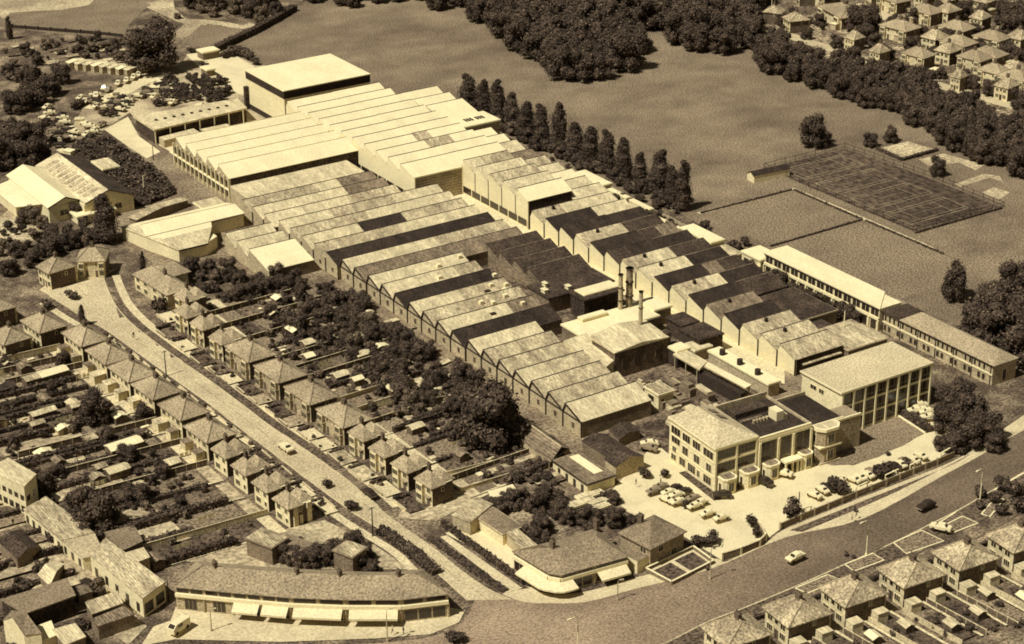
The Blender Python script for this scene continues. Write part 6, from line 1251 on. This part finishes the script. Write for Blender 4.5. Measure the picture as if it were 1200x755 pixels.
nw = [(1045/zz,500/zz,-8),(975/zz,535/zz,-28),(940/zz,552/zz,-28),(890/zz,575/zz,-28),(830/zz,597/zz,-28),(760/zz,640/zz,-24),(735/zz,630/zz,-20),(680/zz,682/zz,-26),(600/zz,722/zz,-26),(560/zz,742/zz,-20)]
nw2 = [(425,45),(300,115),(285,170),(340,190),(365,200),(250,225),(225,205),(500,160),(440,170),(465,190),(210,260),(235,75),(600,70),(680,20),(320,150),(470,15),(540,40),(560,20),(640,30),(455,200),(430,210),(270,190),(310,130),(245,105),(190,230),(620,55),(590,85),(480,45),(400,30),(220,130)]
for k, (x, y, r_) in enumerate(nw): c = rnd.choice('wwwg'); car(x, y+1.5, r_-28, c, f'{TONEW[c]} car in the line along the upper car park lane, {ORD[k]} from the big tree', 'cars lined along the upper car park lane')
for k, (x, y) in enumerate(nw2): c = rnd.choice('wwgd'); car(x/4.195, 110+y/4.195+1, rnd.choice((20, 60, -30, 35)), c, f'{TONEW[c]} car parked askew in the crowded upper car park', f'{TONEW[c]} cars in the crowded upper car park')
for k in range(34):
    x, y = rnd.choice(((95,150),(110,140),(125,128),(140,118),(165,108),(180,118),(150,128),(90,165),(75,178),(105,165),(205,120),(222,128),(238,122),(60,165),(175,96),(195,110))); u, v = g(x+rnd.uniform(-12, 12), y+rnd.uniform(-6, 6))
    if k % 2: c = rnd.choice('wwgd'); place(CARS[c].get(), u, v, LAYER[0]+.01, rnd.choice((20, 60, -30, 35, 80)), 1, f'{TONEW[c]} car left among the car park shrubs', 'cars among the car park shrubs')
    else:
        w = rnd.uniform(1.6, 3.4); t = thing('yard_hut', 'pale little hut among the cars of the upper yard', 'hut', u, v, rot=rnd.choice((0, 30, 60)), group='huts in the upper yard'); b = MB(); b.box(0, w, 0, w*.8, 0, 2); b.build('wall', rnd.choice((M_WALLM, M_SOOT, M_WALLW)), t); b = MB(); b.box(-.15, w+.15, -.15, w*.8+.15, 2, 2.15); b.build('roof', rnd.choice((M_WHITE, M_PALE, M_GREYR)), t)
# van by the parade
t = thing('delivery_van', 'white van with dark windows standing before the parade end', 'van', *g(210, 742), z=LAYER[0]+.01, rot=-24)
b = MB(); b.mesh([(-2.4,-.95,.4),(2.4,-.95,.4),(2.4,.95,.4),(-2.4,.95,.4),(-2.4,-.95,1.5),(2.4,-.95,2.1),(2.4,.95,2.1),(-2.4,.95,1.5),(-1.4,-.85,2.2),(-1.4,.85,2.2)], [(0,1,2,3),(0,1,5,8,4),(3,2,6,9,7),(1,2,6,5),(0,3,7,4),(4,7,9,8),(8,9,6,5)]); b.build('body', M_CARW, t)
for s in (-1, 1): b = MB(); b.box(-1.0, .2, s*.96-.01, s*.96+.01, 1.3, 1.9); b.build('window', M_GLASS, t)
b = MB(); b.face([(-2.3,-.75,1.6),(-2.3,.75,1.6),(-1.55,.7,2.14),(-1.55,-.7,2.14)]); b.build('windscreen', M_GLASS, t)
for u in (-1.5, 1.5):
    for s in (-1, 1): b = MB(); b.tube([(u, s*.75, .38), (u, s*.98, .38)], .38, 10); b.build('wheel', M_TYRE, t)
# ---------------------------------------------------------------- lamps and poles
def street_lamp(x, y, h, rot, label, m=M_TRIM, arm=1.8):
    u, v = g(x, y); t = thing('street_lamp', label, 'street lamp', u, v, rot=rot, group='street lamps')
    b = MB(); b.tube([(0,0,0),(0,0,1.2),(0,0,h*.86)], [.16,.13,.10], 8); b.build('pole', m, t)
    b = MB(); b.tube([(0,0,h*.86),(.12,0,h*.95),(arm*.4,0,h),(arm,0,h+.02)], .07, 6); b.build('arm', m, t)
    b = MB(); b.box(arm-.1, arm+.75, -.17, .17, h-.12, h+.1); b.build('lantern', m, t); b = MB(); b.tube([(0,0,0),(0,0,.5)], .26, 8); b.build('base', m, t)
street_lamp(1015, 651, 8.6, 175, 'pale curved street lamp between the road and the grass plots'); street_lamp(677, 768, 9, 175, 'pale curved street lamp cut by the bottom edge')
street_lamp(1148, 589, 8.6, 170, 'pale street lamp at the right end of the road'); street_lamp(832, 679, 7.8, 20, 'thin street lamp on the footway beside the walled plot', M_WALLM, .8)
street_lamp(248, 740, 5, 10, 'short lamp post before the left end of the parade', M_WALLM, .5); street_lamp(454, 752, 7.4, 20, 'lamp post before the right half of the parade', M_WALLM, .6); street_lamp(723.7, 704, 4.8, 20, 'lamp post before the corner shop awnings', M_WALLM, .5)
def pole(x, y, h, label, arms=1, m=M_PIPE):
    u, v = g(x, y); t = thing('telegraph_pole', label, 'pole', u, v, group='poles'); b = MB(); b.tube([(0,0,0),(0,0,h)], [.17,.11], 8); b.build('post', m, t)
    for k in range(arms): b = MB(); b.bar((-.7,0,h-.3-k*.5), (.7,0,h-.3-k*.5), .12); b.build('cross_arm', m, t)
pole(195, 441, 7.0, 'dark pole on the west verge beside the fourth pair'); pole(437, 629, 7.2, 'dark pole beside the shrub strip near the street mouth'); pole(935, 610, 7, 'slim dark flagpole behind the forecourt fence', 0)
pole(169, 226, 5.5, 'pale pole standing in the dark scrub', 0, M_TRIM); pole(988, 398, 8, 'tall pale pole behind the gabled bays near the modern office', 0, M_TRIM); pole(904, 16, 7, 'pale pole at the top edge beyond the field', 0, M_TRIM); pole(198, 705, 5, 'dark post at the end of the stained flat roof', 0); pole(180, 188, 5, 'thin pole at the edge of the white apron', 0)
# ---------------------------------------------------------------- people
def make_person(cloth, legs):
    me = bpy.data.meshes.new('person')
    V = [(0,0,.92),(0,0,1.15),(0,0,1.38),(0,0,1.5),(0,0,1.64),(.0,.19,1.38),(.05,.25,1.1),(.16,.25,.9),(0,-.19,1.38),(-.06,-.25,1.1),(.0,-.26,.88),(.02,.1,.88),(.16,.1,.48),(.12,.1,.06),(.26,.1,.03),(-.02,-.1,.88),(-.1,-.1,.48),(-.26,-.1,.1),(-.14,-.1,.03)]
    E_ = [(0,1),(1,2),(2,3),(3,4),(2,5),(5,6),(6,7),(2,8),(8,9),(9,10),(0,11),(11,12),(12,13),(13,14),(0,15),(15,16),(16,17),(17,18)]
    me.from_pydata(V, E_, []); o = bpy.data.objects.new('person', me); C.objects.link(o)
    md = o.modifiers.new('skin', 'SKIN'); rad = [.15,.15,.15,.06,.11,.07,.05,.035,.07,.05,.035,.09,.065,.045,.04,.09,.065,.045,.04]
    for i, r_ in enumerate(rad): me.skin_vertices[0].data[i].radius = (r_, r_*(.8 if i < 3 else 1))
    me.skin_vertices[0].data[0].use_root = True; sb = o.modifiers.new('sub', 'SUBSURF'); sb.levels = 1; sb.render_levels = 1
    dg = bpy.context.evaluated_depsgraph_get(); m2 = bpy.data.meshes.new_from_object(o.evaluated_get(dg)); bpy.data.objects.remove(o)
    for m_ in (cloth, legs, M_SKIN, M_CHIM): m2.materials.append(m_)
    for p in m2.polygons:
        z = p.center.z; y = abs(p.center.y); p.material_index = 3 if z > 1.68 or z < .09 else 2 if z > 1.47 or (z < .95 and y > .2) else 1 if z < .9 else 0
    return m2
PM = [make_person(M_CLOTHL, M_CLOTHD), make_person(M_CLOTHD, M_CLOTHD), make_person(M_WALLM, M_CLOTHL)]
ppl = [(998,613,0,30,'person in light top walking on the north footway, left of two'),(1003,609,1,30,'person in dark clothes on the north footway, right of two'),(157,399,1,100,'person in dark clothes crossing the side street'),(16,619,1,60,'person in dark clothes in the lower lane'),(460,745,0,10,'person in light top before the parade'),(473,747,1,170,'person in dark clothes before the parade, near the lamp'),(104,746,1,20,'person standing by the lane end shed'),(745,572,2,60,'person in pale clothes crossing the forecourt'),(774,572,1,10,'person beside the parked cars of the forecourt')]
for x, y, k, rot, lab in ppl:
    u, v = g(x, y); o = bpy.data.objects.new('person', PM[k]); C.objects.link(o); place(o, u, v, LAYER[0]+.01, rot, 1.05); tag(o, lab, 'person', 'people out walking')
# ---------------------------------------------------------------- planting: the 290 of a kind that show largest stand singly, the rest are one mass each
import numpy as np
LEAFN = {s_.root.children[0].data.name: k for s_, k in zip(BROAD+POPL+BUSH, NLEAF)}
def joined(name, plants, label):
    CO, LV, LT, MI = [], [], [], []; off = 0; mats = [M_LEAF, M_LEAF2, M_LEAF3, M_POPL]
    cache = {}
    for (_, u, v, h, w, lab, gp, kinds, k, st) in plants:
        me = KIDC[id(kinds[k])]
        if me.name not in cache:
            n = len(me.vertices); co = np.empty(n*3, np.float32); me.vertices.foreach_get('co', co)
            lv = np.empty(len(me.loops), np.int32); me.loops.foreach_get('vertex_index', lv); lt = np.empty(len(me.polygons), np.int32); me.polygons.foreach_get('loop_total', lt)
            mi = np.empty(len(me.polygons), np.int32); me.polygons.foreach_get('material_index', mi); idx = np.array([mats.index(m_) for m_ in me.materials], np.int32)
            co = co.reshape(-1, 3); mi = idx[mi]
            if name == 'woodland':              # every other leaf, a little larger
                leaves = min(LEAFN.get(me.name, 0), len(lt)); keep = np.ones(len(lt), bool); keep[1:leaves:2] = False
                vk = np.ones(n, bool); vk[:leaves*4] = np.repeat(keep[:leaves], 4); q = co[:leaves*4].reshape(-1, 4, 3); q[:] = q.mean(1, keepdims=True)+(q-q.mean(1, keepdims=True))*1.3
                new = np.cumsum(vk)-1; lk = np.repeat(keep, lt); co, lv, lt, mi = co[vk], new[lv[lk]].astype(np.int32), lt[keep], mi[keep]
            cache[me.name] = (co, lv, lt, mi)
        co, lv, lt, mi = cache[me.name]; a = rnd.uniform(0, 6.283); c, s_ = math.cos(a), math.sin(a); p = W(u, v)
        q = np.empty_like(co); x, y = co[:, 0]*w, co[:, 1]*w; q[:, 0] = x*c-y*s_+p.x; q[:, 1] = x*s_+y*c+p.y; q[:, 2] = co[:, 2]*h
        CO.append(q); LV.append(lv+off); LT.append(lt); MI.append(mi); off += len(co)
    me = bpy.data.meshes.new(name); co = np.concatenate(CO); lv = np.concatenate(LV); lt = np.concatenate(LT)
    me.vertices.add(len(co)); me.vertices.foreach_set('co', co.ravel()); me.loops.add(len(lv)); me.loops.foreach_set('vertex_index', lv.astype(np.int32))
    me.polygons.add(len(lt)); me.polygons.foreach_set('loop_start', np.concatenate([[0], np.cumsum(lt)[:-1]]).astype(np.int32))
    for m_ in mats: me.materials.append(m_)
    me.polygons.foreach_set('material_index', np.concatenate(MI)); me.update(calc_edges=True); me.validate()
    o = bpy.data.objects.new(name, me); C.objects.link(o); return tag(o, label, 'trees' if name == 'woodland' else 'shrubs', kind='stuff')
KIDC = {id(s_): s_.root.children[0].data for s_ in BROAD+POPL+BUSH}
for kind, name, label in (('tree', 'woodland', 'inner trees of the woods, belts and gardens read as one mass'), ('bush', 'shrubbery', 'small shrubs scattered through gardens, allotments and car park beds')):
    mine = [p for p in PLANTS if p[0] == kind]
    for p in mine: p.append((1e9 if p[6] is None else 0)+p[3]*p[4]*pix(p[1], p[2])[2]**2-(1e9 if p[9] else 0))
    mine.sort(key=lambda p: -p[-1])
    for (_, u, v, h, w, lab, gp, kinds, k, st, sc_) in mine[:290]: o = place(kinds[k].get(), u, v, 0, rnd.uniform(0, 360), (w, w*rnd.uniform(.86, 1.1), h), lab, gp); o.rotation_euler.x = rnd.uniform(-.05, .05); o.rotation_euler.y = rnd.uniform(-.05, .05)
    if mine[290:]: joined(name, [p[:10] for p in mine[290:]], label)
for st in BROAD+POPL+BUSH+list(CARS.values())+[SEMI_E, SEMI_W, SEMI_S, SEMI_T, VIL_E, VIL_W]:
    if not st.used:
        for o in list(st.root.children_recursive): bpy.data.objects.remove(o)
        bpy.data.objects.remove(st.root)
# things that look alike are told apart by their place in the row
TENS = ['', '', 'twenty', 'thirty', 'forty', 'fifty', 'sixty', 'seventy', 'eighty', 'ninety']; TENTH = ['', '', 'twentieth', 'thirtieth', 'fortieth', 'fiftieth', 'sixtieth', 'seventieth', 'eightieth', 'ninetieth']
def nth(k): return ORD[k] if k < 20 else TENTH[(k+1)//10] if (k+1) % 10 == 0 else TENS[(k+1)//10]+'-'+ORD[k % 10] if k < 99 else None
by = {}
for o in C.objects:
    if o.parent is None and 'label' in o and o.get('kind') is None: by.setdefault(o['label'], []).append(o)
for lab, l in by.items():
    if len(l) < 2: continue
    o_ = sorted(l, key=lambda o: ((o.location.x)/(o.location.y+1e-6)))
    for k, o in enumerate(o_):
        if nth(k): o['label'] = f'{lab}, {nth(k)} from the left'
